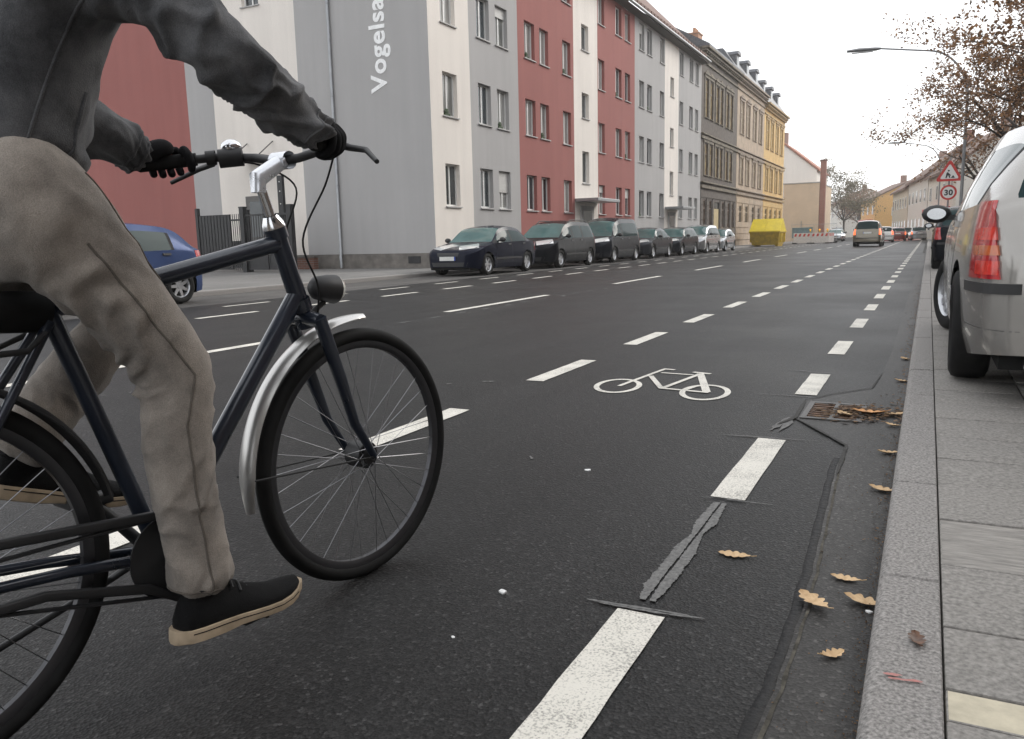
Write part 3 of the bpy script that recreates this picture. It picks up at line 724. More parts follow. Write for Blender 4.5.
# silver estate standing on the near pavement, tail to the camera
t, patch, K = car('silver estate car standing on the pavement beside the kerb, tail towards the viewer', 'wagon', .125+1.71/2, 5.32+1.31, 0., P_WARM, None, .1, hi=True, name='estate_car', steer=.30, spokes=12, trim=P_WARM, R=.315)
for o in [o for o in t.children if o.name.split('.')[0] in ('taillight','rear_bumper_strip','side_moulding')]: bpy.data.objects.remove(o)
W, y0 = K['W'], K['y0']
for s in (-1, 1):
    dv = (-s*.55, 1, 0); dvn = Vector(dv).normalized(); e1 = Vector((0,0,1)).cross(dvn).normalized()
    ac = lambda xx, yy: e1.x*xx+e1.y*yy
    B0, B1 = ac(s*W*.385, y0+.04), ac(s*W*.487, y0+.23)
    D = B1-B0
    tl = patch('taillight', M_TAILRED, [(B0,.615),(B1,.615),(B1-D*.02,.99),(B0+D*.34,.99)], dv, .012, 10, 14)
    patch('reflector', M_TAILLIT if False else mat('tail_lens_bright', (.62,.035,.02), .12, var=.15, scale=40, coat=1.), [(B0+D*.04,.635),(B0+D*.72,.635),(B0+D*.75,.70),(B0+D*.06,.70)], dv, .0145, 6, 3, parent=tl)
    patch('indicator_lens', M_AMBER, [(B0+D*.06,.728),(B1-D*.06,.728),(B1-D*.06,.775),(B0+D*.11,.775)], dv, .0145, 8, 3, parent=tl)
    patch('brake_lens', MATS['tail_lens_bright'], [(B0+D*.14,.80),(B1-D*.06,.80),(B1-D*.06,.86),(B0+D*.2,.86)], dv, .0145, 8, 3, parent=tl)
    C0, C1 = ac(s*W*.33, y0+.02), ac(s*W*.495, y0+.33)
    patch('bumper_strip', M_PLASTIC, [(C0,.545),(C1,.545),(C1,.595),(C0,.595)], dv, .016, 12, 2)
    patch('bumper_crease', M_PLASTIC, [(C0,.368),(C1,.372),(C1,.375),(C0,.371)], dv, .001, 12, 1)
patch('tailgate_emblem', M_CHROME, [(-.05,.86),(.05,.86),(.05,.93),(-.05,.93)], (0,1,0), .012, 4, 4)
mb = MB(); mb.tube([(-.52, y0-.03, .21), (-.52, y0+.25, .21)], .032, 14); mb.build('exhaust_pipe', M_CHROME, t, 60)

# moving and distant cars
car('champagne off-roader with glowing tail lamps driving away down the road', 'suv', -3.70, 61.8, 0, P_GOLD, None, lit=True, name='car', spokes=6)
car('white estate car in the queue just past the champagne off-roader', 'wagon', -3.75, 84.5, .02, P_WHITE, None, lit=True, name='car')
car('dark red hatchback in the queue right of the white estate', 'hatch', -2.95, 94.5, .05, P_RED, None, lit=True, name='car')
car('dark saloon far down the road near the red lane surface', 'sedan', -2.6, 108, .18, P_BLACK, None, name='car')
car('silver saloon far down the road behind the black parked car', 'sedan', -1.05, 98, .1, P_SILV, None, name='car', lit=True)
car('black car parked by the kerb ahead of the silver estate, red tail lamp showing', 'hatch', .07+.83, 21.9, 0, P_BLACK, None, .1, name='parked_car', lit=False)
G2 = 'cars parked beyond the building site'
car('silver saloon parked first beyond the barrier', 'sedan', -9.7, 101.5, pi+.1, P_SILV, G2)
car('pale hatchback parked second beyond the barrier', 'hatch', -10.0, 107.5, pi+.12, P_SILV2, G2)
car('grey people carrier parked third beyond the barrier', 'mpv', -10.6, 113.5, pi+.14, P_GREY, G2)
# ------------------------------------------------------------------ buildings
def wall_holes(mb, P, a0, a1, z0, z1, holes, depth, mi, rev_mi=None, bands=None):
    """wall from a0..a1, z0..z1 on the plane P(a, depth, z) with openings (a0,a1,z0,z1) and reveals; bands: material by a"""
    A = sorted({a0, a1} | {h[0] for h in holes} | {h[1] for h in holes} | ({b[0] for b in bands} | {b[1] for b in bands} if bands else set()))
    Zs = sorted({z0, z1} | {h[2] for h in holes} | {h[3] for h in holes})
    A = [a for a in A if a0 <= a <= a1]; Zs = [z for z in Zs if z0 <= z <= z1]
    def m_at(a):
        if bands:
            for b in bands:
                if b[0] <= a <= b[1]: return b[2]
        return mi
    for i in range(len(A)-1):
        for k in range(len(Zs)-1):
            am, zm = (A[i]+A[i+1])/2, (Zs[k]+Zs[k+1])/2
            if any(h[0] < am < h[1] and h[2] < zm < h[3] for h in holes): continue
            mb.add([P(A[i],0,Zs[k]), P(A[i+1],0,Zs[k]), P(A[i+1],0,Zs[k+1]), P(A[i],0,Zs[k+1])], [(0,1,2,3)], m_at(am))
    for (b0, b1, c0, c1) in holes:
        m_ = m_at((b0+b1)/2) if rev_mi is None else rev_mi
        q = [(b0,c0),(b1,c0),(b1,c1),(b0,c1)]
        mb.add([P(a,0,z) for a, z in q]+[P(a,depth,z) for a, z in q], [(i,(i+1)%4,4+(i+1)%4,4+i) for i in range(4)], m_)

def window(parent, P, h, depth, frame=M_FRAME, pane=M_GLASS, sill=M_SILL, bars=1, cross=None, name='window', sproj=.06, fw=.06):
    b0, b1, c0, c1 = h; mb = MB()
    def bx(a, b, z, zz, d0, d1): mb.hexa([P(a,d0,z),P(b,d0,z),P(b,d1,z),P(a,d1,z),P(a,d0,zz),P(b,d0,zz),P(b,d1,zz),P(a,d1,zz)])
    d0, d1 = depth-.055, depth+.01; e = .003
    bx(b0+e,b0+fw,c0+e,c1-e,d0,d1); bx(b1-fw,b1-e,c0+e,c1-e,d0,d1); bx(b0+fw,b1-fw,c0+e,c0+fw,d0,d1); bx(b0+fw,b1-fw,c1-fw,c1-e,d0,d1)
    for k in range(bars):
        m_ = b0+(b1-b0)*(k+1)/(bars+1); bx(m_-.03,m_+.03,c0+fw,c1-fw,d0+.004,d1)
    if cross: zc = c0+(c1-c0)*cross; bx(b0+fw,b1-fw,zc-.035,zc+.035,d0+.002,d1)
    w_ = mb.build(name, frame, parent)
    g = MB(); g.add([P(b0+fw*.8,depth-.02,c0+fw*.8),P(b1-fw*.8,depth-.02,c0+fw*.8),P(b1-fw*.8,depth-.02,c1-fw*.8),P(b0+fw*.8,depth-.02,c1-fw*.8)], [(0,1,2,3)])
    g.build('pane', pane, w_)
    if sill:
        s_ = MB(); bx_ = [(b0-.05,-sproj),(b1+.05,-sproj),(b1+.05,depth-.06),(b0-.05,depth-.06)]
        s_.hexa([P(a,d,c0-.05) for a, d in [(b0-.05,-sproj),(b1+.05,-sproj),(b1+.05,-.003),(b0-.05,-.003)]]+[P(a,d,c0-.012) for a, d in [(b0-.05,-sproj),(b1+.05,-sproj),(b1+.05,-.003),(b0-.05,-.003)]])
        s_.build('sill', sill, w_)
    return w_

X0 = -14.5
def PX(a, d, z): return (X0-d, a, z)                 # street front: a runs along Y, depth inwards
def PG(a, d, z): return (a, 22.7+d, z)               # end wall: a runs along X
M_GLASS_CURT = mat('glass_with_curtain', (.10,.105,.10), .08, var=.6, scale=1.3, spec=.8, col2=(.26,.26,.24))

ap = thing('apartment_building', 'long apartment block with white, grey and red rendered bands and rows of plain windows', 'building', (0,0,0))
bands = [(22.7,25.3,0),(25.3,29.06,1),(29.06,34.62,2),(34.62,37.57,0),(37.57,43.1,2),(43.1,48.7,1),(48.7,51.7,0),(51.7,57.44,1)]
sills = [2.17, 5.13, 8.08, 11.08]; hole = []
cols = [(23.47,24.4),(25.85,26.8),(27.27,28.22),(29.66,30.6),(31.05,31.92),(33.38,34.28),(37.68,38.52),(40.1,41.0),(41.52,42.36),(43.85,44.74),(45.28,46.15),(47.7,48.58),(51.95,52.8),(54.3,55.22),(55.8,56.65)]
for a, b in cols:
    for z in sills: hole.append((a, b, z, z+1.40))
stair = []
for a, b in ((35.57,36.43),(49.88,50.66)):
    for z in (3.55, 6.5, 9.5): stair.append((a, b, z, z+1.12 if z > 3.6 else z+1.45))
doors = [(35.35,36.75,.25,2.42),(49.6,51.0,.25,2.42)]
mb = MB(); wall_holes(mb, PX, 22.7, 57.44, .62, 12.62, hole+stair, .2, 0, None, bands)
# ground strip of wall with the doorways
mb2 = MB(); wall_holes(mb2, lambda a, d, z: (X0-.03-d, a, z), 22.7, 57.44, 0, .62, [], .2, 0)
mb2.add([(X0-.03,22.7,.0),(X0-.03,22.7,.62),(-24.1,22.73,.62),(-24.1,22.73,0)], [(0,1,2,3)])
mb2.add([(X0-.03,22.73,.619),(X0,22.7,.619),(X0,57.44,.619),(X0-.03,57.44,.619)], [(0,1,2,3)])
mb2.build('plinth', M_PLINTH, ap)
gw = (-22.35,-21.55,9.45,10.85)
wall_holes(mb, PG, -24.1, X0, .62, 12.62, [gw], .2, 1, None, [(-24.1,-19.95,0),(-19.95,X0,1)])
mb.add([(-24.1,22.7,0),(-24.1,57.44,0),(-24.1,57.44,12.62),(-24.1,22.7,12.62)], [(0,1,2,3)], 1)
mb.add([(X0,57.44,0),(-24.1,57.44,0),(-24.1,57.44,12.62),(X0,57.44,12.62)], [(0,1,2,3)], 1)
mb.build('wall', [M_WHITEPAINT, M_GREYPAINT, M_REDPAINT], ap)
# windows: one of each width, the rest copied
M_NET = mat('pane_with_net_curtain', (.20,.20,.19), .1, var=.5, scale=3.5, spec=.7, col2=(.42,.41,.39), stretch=(1,5,.3)); M_DARKPANE = mat('dark_pane', (.018,.022,.026), .05, var=.4, scale=1.2, spec=.9)
M_SHUTTER = mat('roller_shutter', (.50,.49,.47), .6, var=.08, scale=1, stretch=(1,1,30))
rw = random.Random(21)
for h in hole:
    w_ = window(ap, PX, h, .2, pane=rw.choice((M_GLASS,M_GLASS,M_GLASS_CURT,M_NET,M_NET,M_DARKPANE)))
    if rw.random() < .05:
        b0, b1, c0, c1 = h; k = rw.choice((.25,.35,.55,.8)); m = MB(); m.box(X0-.128, X0-.112, b0+.012, b1-.012, c1-.012-(c1-c0)*k, c1-.012); m.build('roller_shutter', M_SHUTTER, w_)
    elif rw.random() < .25:
        b0, b1, c0, c1 = h; m = MB(); m.box(X0-.15, X0-.05, b0+.2, b0+.52, c0, c0+.09); m.ball((X0-.1, b0+.36, c0+.16), .13, 8, 0, (.4,1,.8)); m.build('flower_box', mat('pot_plants', (.03,.055,.02), .8, var=.5, scale=30) if 'pot_plants' not in MATS else MATS['pot_plants'], w_)
for h in stair: window(ap, PX, h, .2, bars=0, name='stair_window')
window(ap, PG, gw, .2)
for (a, b, z0, z1) in doors:
    m = MB(); m.box(X0+.004, X0+.05, a-.1, b+.1, .12, z1+.08); dr = m.build('door', M_GREYPAINT, ap)
    m = MB(); m.box(X0+.052, X0+.06, a+.15, b-.15, .5, z1-.15); m.build('door_glass', M_GLASS, dr)
    m = MB(); m.box(X0+.004, X0+1.15, a-.75, b+.75, 2.66, 2.80); m.build('canopy', M_ZINC, ap, bevel=.015)
rf = MB(); ez = 12.62
rf.hexa([(X0+.55,22.5,ez+.06),(X0+.55,57.44,ez+.06),(-19.3,57.44,ez+5.4),(-19.3,22.5,ez+5.4),(X0+.55,22.5,ez+.24),(X0+.55,57.44,ez+.24),(-19.3,57.44,ez+5.62),(-19.3,22.5,ez+5.62)])
rf.hexa([(-24.6,22.5,ez+.06),(-24.6,57.44,ez+.06),(-19.3,57.44,ez+5.4),(-19.3,22.5,ez+5.4),(-24.6,22.5,ez+.24),(-24.6,57.44,ez+.24),(-19.3,57.44,ez+5.62),(-19.3,22.5,ez+5.62)])
for k in range(58): yy = 22.8+.6*k; rf.box(X0+.28, X0+.34, yy, yy+.42, ez+.48, ez+.62)
roof = rf.build('roof', M_TILE, ap)
m = MB(); m.add([(X0,22.7,ez),(-24.1,22.7,ez),(-19.3,22.7,ez+5.3)], [(0,1,2)]); m.build('gable_wall', M_GREYPAINT, ap)
m = MB(); m.box(X0-.0, X0+.5, 22.5, 57.43, ez+.003, ez+.055); m.build('soffit', mat('soffit_boards', (.09,.08,.075), .8), roof)
m = MB(); m.tube([(X0+.6, 22.5, ez+.12), (X0+.6, 57.43, ez+.12)], .075, 10); m.build('gutter_pipe', M_ZINC, roof, 60)
brick_mat('chimney_brick', (.32,.13,.08),(.26,.10,.07),(.3,.28,.25))
m = MB(); m.tube([(-18.42,22.63,12.6),(-18.42,22.63,.62),(-18.40,22.58,.55),(-18.36,22.55,.15)], .055, 12)
for z in (3., 6., 9., 12.): m.lathe([(-.02,.07),(.02,.07)], (-18.42,22.63,z), (0,0,1), 12)
m.build('downpipe', M_ZINC, ap, 50)
m = MB(); m.box(-15.62,-15.12,22.69,22.74,.28,.52); m.build('cellar_vent', M_BLACKMETAL, ap)
# lettering reading upwards on the end wall
def lettering(txt, parent, loc, rot, size, m, bold=.02, ext=.006, name='lettering', align='LEFT'):
    cu = bpy.data.curves.new(name, 'FONT'); cu.body = txt; cu.size = size; cu.extrude = ext; cu.offset = bold; cu.align_x = align; cu.space_character = 1.08
    o = bpy.data.objects.new(name, cu); COL.objects.link(o)
    bpy.context.view_layer.update(); dg = bpy.context.evaluated_depsgraph_get()
    me = bpy.data.meshes.new_from_object(o.evaluated_get(dg)); bpy.data.objects.remove(o)
    me.materials.clear(); me.materials.append(m); me.name = name
    q = link(name, me, parent); q.location = loc; q.rotation_euler = rot
    return q
lettering('Vogelsa', ap, (-16.18, 22.692, 5.94), (pi/2, -pi/2, 0), .88, mat('sign_white', (.9,.9,.89), .5), bold=.022)

# rear wing in red and grey behind the yard
rw_ = thing('rear_wing_building', 'red and grey rendered rear building behind the yard gate', 'building', (0,0,0))
def PR(a, d, z): return (a, 23.1+d, z)
hw_ = [(-33.4,-32.5,z,z+1.4) for z in (3.2, 6.15, 9.1)]
mb = MB(); wall_holes(mb, PR, -38, -24.1, 0, 12.4, hw_, .2, 0, None, [(-38,-25.93,2),(-25.93,-24.1,1)])
for q in ([(-38,23.1,0),(-38,33,0),(-38,33,12.4),(-38,23.1,12.4)], [(-38,33,0),(-24.12,33,0),(-24.12,33,12.4),(-38,33,12.4)], [(-24.12,23.1,0),(-24.12,33,0),(-24.12,33,12.4),(-24.12,23.1,12.4)]): mb.add(q, [(0,1,2,3)], 2)
mb.build('wall', [M_WHITEPAINT, M_GREYPAINT, M_REDPAINT], rw_)
for h in hw_: window(rw_, PR, h, .2)
m = MB(); m.hexa([(-38.3,22.7,12.4),(-24.1,22.75,12.4),(-24.1,33.2,12.4),(-38.3,33.2,12.4),(-36,26,15),(-24.1,26,15),(-24.1,30,15),(-36,30,15)]); m.build('roof', M_TILE, rw_)
# yard door with small canopy on the white end wall
yd = thing('yard_door', 'grey yard door under a flat canopy in the white end wall', 'door', (-22.3, 22.7, .12))
m = MB(); m.box(-.5,.5,-.06,-.004,0,2.7); m.build('door_leaf', mat('door_grey', (.11,.105,.10), .5), yd, bevel=.01)
m = MB(); m.box(-.3,.3,-.068,-.062,1.2,2.5); m.build('pane', M_GLASS, yd)
m = MB(); m.box(-.35,1.1,-1.0,-.004,3.95,4.08); m.build('canopy', mat('canopy_grey', (.14,.135,.13), .6), yd, bevel=.01)
for x in (-.25,1.0):
    m = MB(); m.tube([(x,-.9,3.97),(x,-.02,4.6)], .02, 6); m.build('stay_rod', M_BLACKMETAL, yd, 60)

# ---------------- old houses
def old_house(label, ya, yb, wallm, trimm, winm, eave, storeys, ground, cat='house', mans=None, keyband=.0, door=None, framem=M_FRAME):
    t = thing('old_house', label, 'building', (0,0,0))
    holes = []; 
    for (z0, z1, cl) in storeys:
        for a, b in cl: holes.append((a, b, z0, z1))
    gh = []
    for a, b, z0, z1 in ground: gh.append((a, b, z0, z1))
    P = lambda a, d, z: (X0-.02-d, a, z)
    mb = MB(); wall_holes(mb, P, ya, yb, 0, eave, holes+gh, .11, 0)
    for q in ([(X0-.02,yb,0),(-26,yb,0),(-26,yb,eave),(X0-.02,yb,eave)], [(-26,ya,0),(-26,yb,0),(-26,yb,eave),(-26,ya,eave)], [(X0-.02,ya+.002,0),(-26,ya+.002,0),(-26,ya+.002,eave),(X0-.02,ya+.002,eave)]): mb.add(q, [(0,1,2,3)], 0)
    mb.build('wall', wallm, t)
    for h in holes: 
        w_ = window(t, P, h, .10, frame=framem, pane=winm, sill=trimm, bars=1, cross=.68, sproj=.10)
        a, b, c, d_ = h; m = MB()
        fx = lambda y0_, y1_, z0_, z1_, pr: m.box(X0-.018, X0+pr, y0_, y1_, z0_, z1_)
        fx(a-.20,a-.02,c-.1,d_+.06,.03); fx(b+.02,b+.20,c-.1,d_+.06,.03); fx(a-.26,b+.26,d_+.062,d_+.26,.05); fx(a-.32,b+.32,d_+.262,d_+.34,.11)
        m.prism([(a-.28,d_+.342),(b+.28,d_+.342),((a+b)/2,d_+.62)], X0-.018, X0+.06, axis='x')
        m.build('surround', trimm, w_)
    for h in gh:
        if h[2] > .3: window(t, P, h, .10, frame=framem, pane=M_GLASS, sill=trimm, bars=1, cross=.7)
        else:
            m = MB(); m.box(X0-.10, X0-.06, h[0]+.01, h[1]-.01, .1, h[3]-.5); dr = m.build('door', mat('old_door_cream', (.48,.38,.20), .6), t)
            m = MB(); m.box(X0-.10, X0-.07, h[0]+.01, h[1]-.01, h[3]-.48, h[3]-.01); m.build('fanlight', M_GLASS, dr)
    # string courses and cornice
    for (z, hgt, pr) in [(4.35,.22,.14),(4.72,.10,.22),(7.75,.2,.10),(8.05,.09,.18)]:
        m = MB(); m.box(X0-.018, X0+pr, ya+.005, yb-.005, z, z+hgt); m.build('string_course', trimm, t, bevel=.01)
    m = MB()
    for k, (z, pr) in enumerate([(eave-1.0,.08),(eave-.55,.18),(eave-.3,.36),(eave-.12,.5)]): m.box(X0-.018, X0+pr, ya+.005, yb-.005, z, z+(.12 if k < 3 else .14))
    n = int((yb-ya)/.55)
    for k in range(n): y = ya+.2+k*.55; m.box(X0-.018, X0+.30, y, y+.16, eave-.425, eave-.302)
    m.build('cornice', trimm, t)
    # rusticated ground floor grooves
    m = MB()
    for k in range(7):
        z = .6+.52*k
        yy = ya+.01
        for h in sorted(gh)+[(yb,yb,9,9)]:
            if h[2] < z < h[3] or h[2] == 9:
                m.box(X0-.018, X0+.035, yy+.03, h[0]-.10, z, z+.46) if h[0]-.1 > yy+.03 else None
                yy = h[1]+.1
        
    m.build('rusticated_course', wallm, t)
    if mans:
        m = MB(); m.hexa([(X0+.3,ya,eave),(X0+.3,yb,eave),(-25.8,yb,eave),(-25.8,ya,eave),(X0-1.3,ya,eave+mans),(X0-1.3,yb,eave+mans),(-24.5,yb,eave+mans),(-24.5,ya,eave+mans)])
        rf = m.build('roof', M_SLATE, t)
        for k in range(3):
            y = ya+1.2+k*((yb-ya)-2.4-1.5)/2
            m = MB(); m.box(X0-1.4, X0-.45, y, y+1.2, eave+.45, eave+mans-.35); m.prism([(y-.1,eave+mans-.35),(y+1.3,eave+mans-.35),(y+1.0,eave+mans-.06),(y+.2,eave+mans-.06)], X0-1.5, X0-.3, axis='x'); dm = m.build('dormer', M_SLATE, rf)
            m = MB(); m.box(X0-.448, X0-.42, y+.2, y+1.0, eave+.6, eave+mans-.5); m.build('dormer_window', M_GLASS, t)
    else:
        m = MB(); m.prism([(X0+.5,eave+.02),(X0+.5,eave+.14),(-19.5,eave+3.2),(-26.3,eave+.14),(-26.3,eave+.02)], ya, yb, axis='y'); rf = m.build('roof', M_SLATE, t)
        m = MB(); m.box(-16.4,-15.7,ya+3.6,ya+4.7,eave+.3,eave+1.75); m.box(-16.47,-15.63,ya+3.53,ya+4.77,eave+1.75,eave+1.83)
        for q in range(3): m.lathe([(0,.13),(.35,.11)], (-16.05,ya+3.8+q*.34,eave+1.83), (0,0,1), 10)
        m.build('chimney', brick_mat('orange_chimney_brick', (.55,.24,.12),(.45,.2,.1),(.4,.36,.3)), rf)
    return t
M_DARKSTONE = mat('dark_clinker', (.105,.088,.075), .85, var=.25, scale=4, bump=.2)
M_DARKTRIM = mat('sooty_sandstone', (.17,.145,.11), .85, var=.35, scale=2.5)
M_BEIGE = mat('beige_stucco', (.42,.33,.245), .85, var=.12, scale=1.5); M_BEIGETRIM = mat('beige_stone', (.27,.215,.17), .85, var=.25, scale=3)
M_YELLOW = mat('ochre_stucco', (.62,.42,.17), .85, var=.08, scale=1.5); M_YELTRIM = mat('ochre_stone', (.40,.28,.14), .85, var=.2, scale=3)
M_CREAMGLASS = mat('pane_with_cream_blind', (.40,.32,.17), .15, var=.35, scale=2.2, spec=.7)
M_BLINDS = mat('pane_with_beige_blind', (.50,.43,.34), .2, var=.15, scale=2.2, spec=.6); M_YELBL = mat('pane_with_yellow_blind', (.62,.47,.24), .2, var=.12, scale=2, spec=.6)
up = [(58.5,59.45),(59.9,60.85),(61.75,62.7),(63.1,64.0),(65.1,66.05),(66.5,67.5)]
old_house('dark sooty brick town house with heavy window surrounds next to the grey block', 57.46, 69.36, M_DARKSTONE, M_DARKTRIM, M_CREAMGLASS, 13.85,
    [(9.3,11.9,up),(5.3,7.5,up)], [(58.3,59.1,1.6,3.55),(60.1,60.9,1.6,3.55),(61.6,63.4,.12,3.5),(64.2,65.1,1.6,3.55),(66.2,67.0,1.6,3.55),(67.8,68.5,1.6,3.55)], framem=M_FRAMEBR)
b3 = [(70.6,71.9),(73.2,74.5),(76.2,77.5),(79.0,80.3)]
old_house('beige stucco town house with slate mansard in the middle of the old row', 69.38, 81.6, M_BEIGE, M_BEIGETRIM, M_BLINDS, 13.85,
    [(9.4,12.0,b3),(5.3,7.4,b3)], [(a,b,1.7,3.5) for a, b in b3], mans=2.3, framem=mat('frame_beige', (.35,.28,.2), .6))
b4 = [(82.8,84.1),(85.4,86.7),(88.3,89.6),(91.1,92.4)]
old_house('ochre yellow town house with slate mansard at the end of the old row', 81.62, 93.8, M_YELLOW, M_YELTRIM, M_YELBL, 13.4,
    [(9.3,11.9,b4),(5.3,7.4,b4)], [(a,b,1.7,3.5) for a, b in b4], mans=2.4, framem=mat('frame_ochre', (.5,.38,.2), .6))

# ---------------- beyond the row
t = thing('flat_roofed_building', 'plain beige flat roofed block beyond the yellow town house', 'building', (-14.75,110,0))
m = MB(); m.box(-2.2,2.15,0,14,0,7.3); m.build('wall', mat('pale_beige_render', (.60,.47,.34), .85, var=.05, scale=.6), t)
m = MB(); m.box(-2.27,2.22,-.07,14.07,7.3,7.42); m.build('roof', M_ZINC, t)
m = MB(); m.box(.05,.13,-.09,-.01,.2,2.6); m.build('downpipe', M_ZINC, t)
t = thing('brick_chimney', 'tall square red brick chimney stack beside the beige flat roofed block', 'chimney', (-12.25,110.5,0))
m = MB(); m.box(-.33,.33,-.4,.4,0,10.0); m.build('shaft', brick_mat('red_brick', (.30,.10,.07),(.24,.08,.06),(.28,.24,.2)), t)
m = MB(); m.box(-.40,.40,-.47,.47,10.0,10.15); m.build('cap', M_TILE, t)
t = thing('white_gabled_house', 'white gabled house with red tiled verge rising behind the beige block', 'house', (-18.5,128,0))
m = MB(); m.prism([(-6.5,0),(3.4,0),(3.4,10.2),(-1.5,14.2),(-6.5,10.2)], 0, 14, axis='y'); m.build('wall', M_WHITEPAINT, t)
m = MB(); m.hexa([(3.75,-.25,10.0),(3.75,14.25,10.0),(-1.5,14.25,14.28),(-1.5,-.25,14.28),(3.75,-.25,10.3),(3.75,14.25,10.3),(-1.5,14.25,14.6),(-1.5,-.25,14.6)])
m.hexa([(-6.85,-.25,10.0),(-6.85,14.25,10.0),(-1.51,14.25,14.28),(-1.51,-.25,14.28),(-6.85,-.25,10.3),(-6.85,14.25,10.3),(-1.51,14.25,14.6),(-1.51,-.25,14.6)])
m.build('roof', mat('red_tiles', (.34,.13,.08), .8, var=.2, scale=6), t)
m = MB(); m.box(-2.2,-1.3,3,3.9,13.4,16.2); m.build('chimney', MATS['red_brick'], t)

M_FARWHITE = mat('far_white_render', (.72,.68,.62), .85, var=.05, scale=.5); M_FARROOF = mat('far_brown_tiles', (.17,.105,.08), .8, var=.2, scale=2)
def row_house(label, x, y, wx, ly, ez, rz, wallm, roofm=M_FARROOF, nwin=4, rot=0., shop=None, nst=2):
    """house beside the bend: street face on its -X side"""
    t = thing('row_house', label, 'house', (x, y, 0), rot)
    m = MB(); m.prism([(0,0),(wx,0),(wx,ez),(wx/2,rz),(0,ez)], 0, ly, axis='y'); m.build('wall', wallm, t)
    k = (rz-ez)/(wx/2); ov = .45
    m = MB()
    m.hexa([(-ov,-.2,ez-ov*k),(wx/2,-.2,rz),(wx/2,ly+.2,rz),(-ov,ly+.2,ez-ov*k),(-ov,-.2,ez-ov*k+.25),(wx/2,-.2,rz+.25),(wx/2,ly+.2,rz+.25),(-ov,ly+.2,ez-ov*k+.25)])
    m.hexa([(wx+ov,-.2,ez-ov*k),(wx/2+.002,-.2,rz),(wx/2+.002,ly+.2,rz),(wx+ov,ly+.2,ez-ov*k),(wx+ov,-.2,ez-ov*k+.25),(wx/2+.002,-.2,rz+.25),(wx/2+.002,ly+.2,rz+.25),(wx+ov,ly+.2,ez-ov*k+.25)])
    r = m.build('roof', roofm, t)
    m = MB(); m.box(wx*.5-.4,wx*.5+.4,ly*.3,ly*.3+.9,rz-.3,rz+1.3); m.build('chimney', MATS['red_brick'], r)
    for q in range(nst):
        for i in range(nwin):
            a = ly*(i+.5)/nwin; z = .95+q*(ez-.6)/nst
            m = MB(); m.box(-.05,-.004,a-.55,a+.55,z,z+1.45); f_ = m.build('window', M_FRAME, t)
            m = MB(); m.box(-.06,-.052,a-.45,a+.45,z+.1,z+1.35); m.build('pane', M_GLASS, f_)
    for i in range(2):
        a = wx*(i+.75)/2.5
        m = MB(); m.box(a-.5,a+.5,-.05,-.004,3.6,5.0); f_ = m.build('window', M_FRAME, t)
        m = MB(); m.box(a-.4,a+.4,-.06,-.052,3.7,4.9); m.build('pane', M_GLASS, f_)
    if shop:
        m = MB(); m.box(-.9,-.004,ly*.15,ly*.8,2.5,3.1); m.build('awning', shop, t)
    return t
M_SHOP = mat('red_fascia', (.55,.05,.06), .5)
row_house('white house with steep brown roof, nearest of the far right row', 1.9, 80, 9, 16.8, 6.5, 10.0, M_FARWHITE, shop=M_SHOP, rot=.13)
row_house('white house with steep brown roof, second of the far right row', -.35, 97.2, 9, 16.6, 6.9, 10.4, mat('far_offwhite', (.66,.63,.58), .85), rot=.13, nwin=5)
row_house('long cream house with brown roof, third of the far right row', -2.6, 114.2, 9, 18, 6.5, 9.8, mat('far_cream', (.62,.56,.46), .85), rot=.13, nwin=6)
row_house('orange yellow house at the far end where the street bends', -8.1, 148, 10, 12, 6.6, 9.0, mat('far_orange', (.66,.40,.16), .85), rot=.25, shop=M_SHOP, nwin=3, nst=2)
row_house('pale house at the far end left of the orange yellow one', -16.5, 190, 10, 14, 7.5, 10.0, M_FARWHITE, rot=.3, nwin=3, nst=2)
# tenement mostly out of view, added to darken reflections in the parked cars
t = thing('reflection_tenement', 'long brown brick tenement behind the pavement trees, added for its dark reflection in the cars', 'building', (9.2, -14, 0))
hs = [(1.2+2.6*k, 2.4+2.6*k, z, z+1.6) for k in range(30) for z in (1.6, 4.8, 8.0)]
PT = lambda a, d, z: (d, a, z)
m = MB(); wall_holes(m, PT, 0, 80, .08, 12.2, hs, .2, 0)
for q in ([(0,0,.08),(11,0,.08),(11,0,12.2),(0,0,12.2)], [(0,80,.08),(11,80,.08),(11,80,12.2),(0,80,12.2)], [(11,0,.08),(11,80,.08),(11,80,12.2),(11,0,12.2)]): m.add(q, [(0,1,2,3)], 0)
m.build('wall', brick_mat('brown_brick', (.20,.12,.085),(.16,.10,.07),(.2,.18,.16)), t)
m = MB()
for a, b, c, d_ in hs: m.add([(.17,a,c),(.17,b,c),(.17,b,d_),(.17,a,d_)], [(0,1,2,3)])
m.build('window_panes', M_GLASS, t)
m = MB(); m.prism([(-.5,12.2),(5.5,16.4),(11.5,12.2)], -.3, 80.3, axis='y'); m.build('roof', M_FARROOF, t)
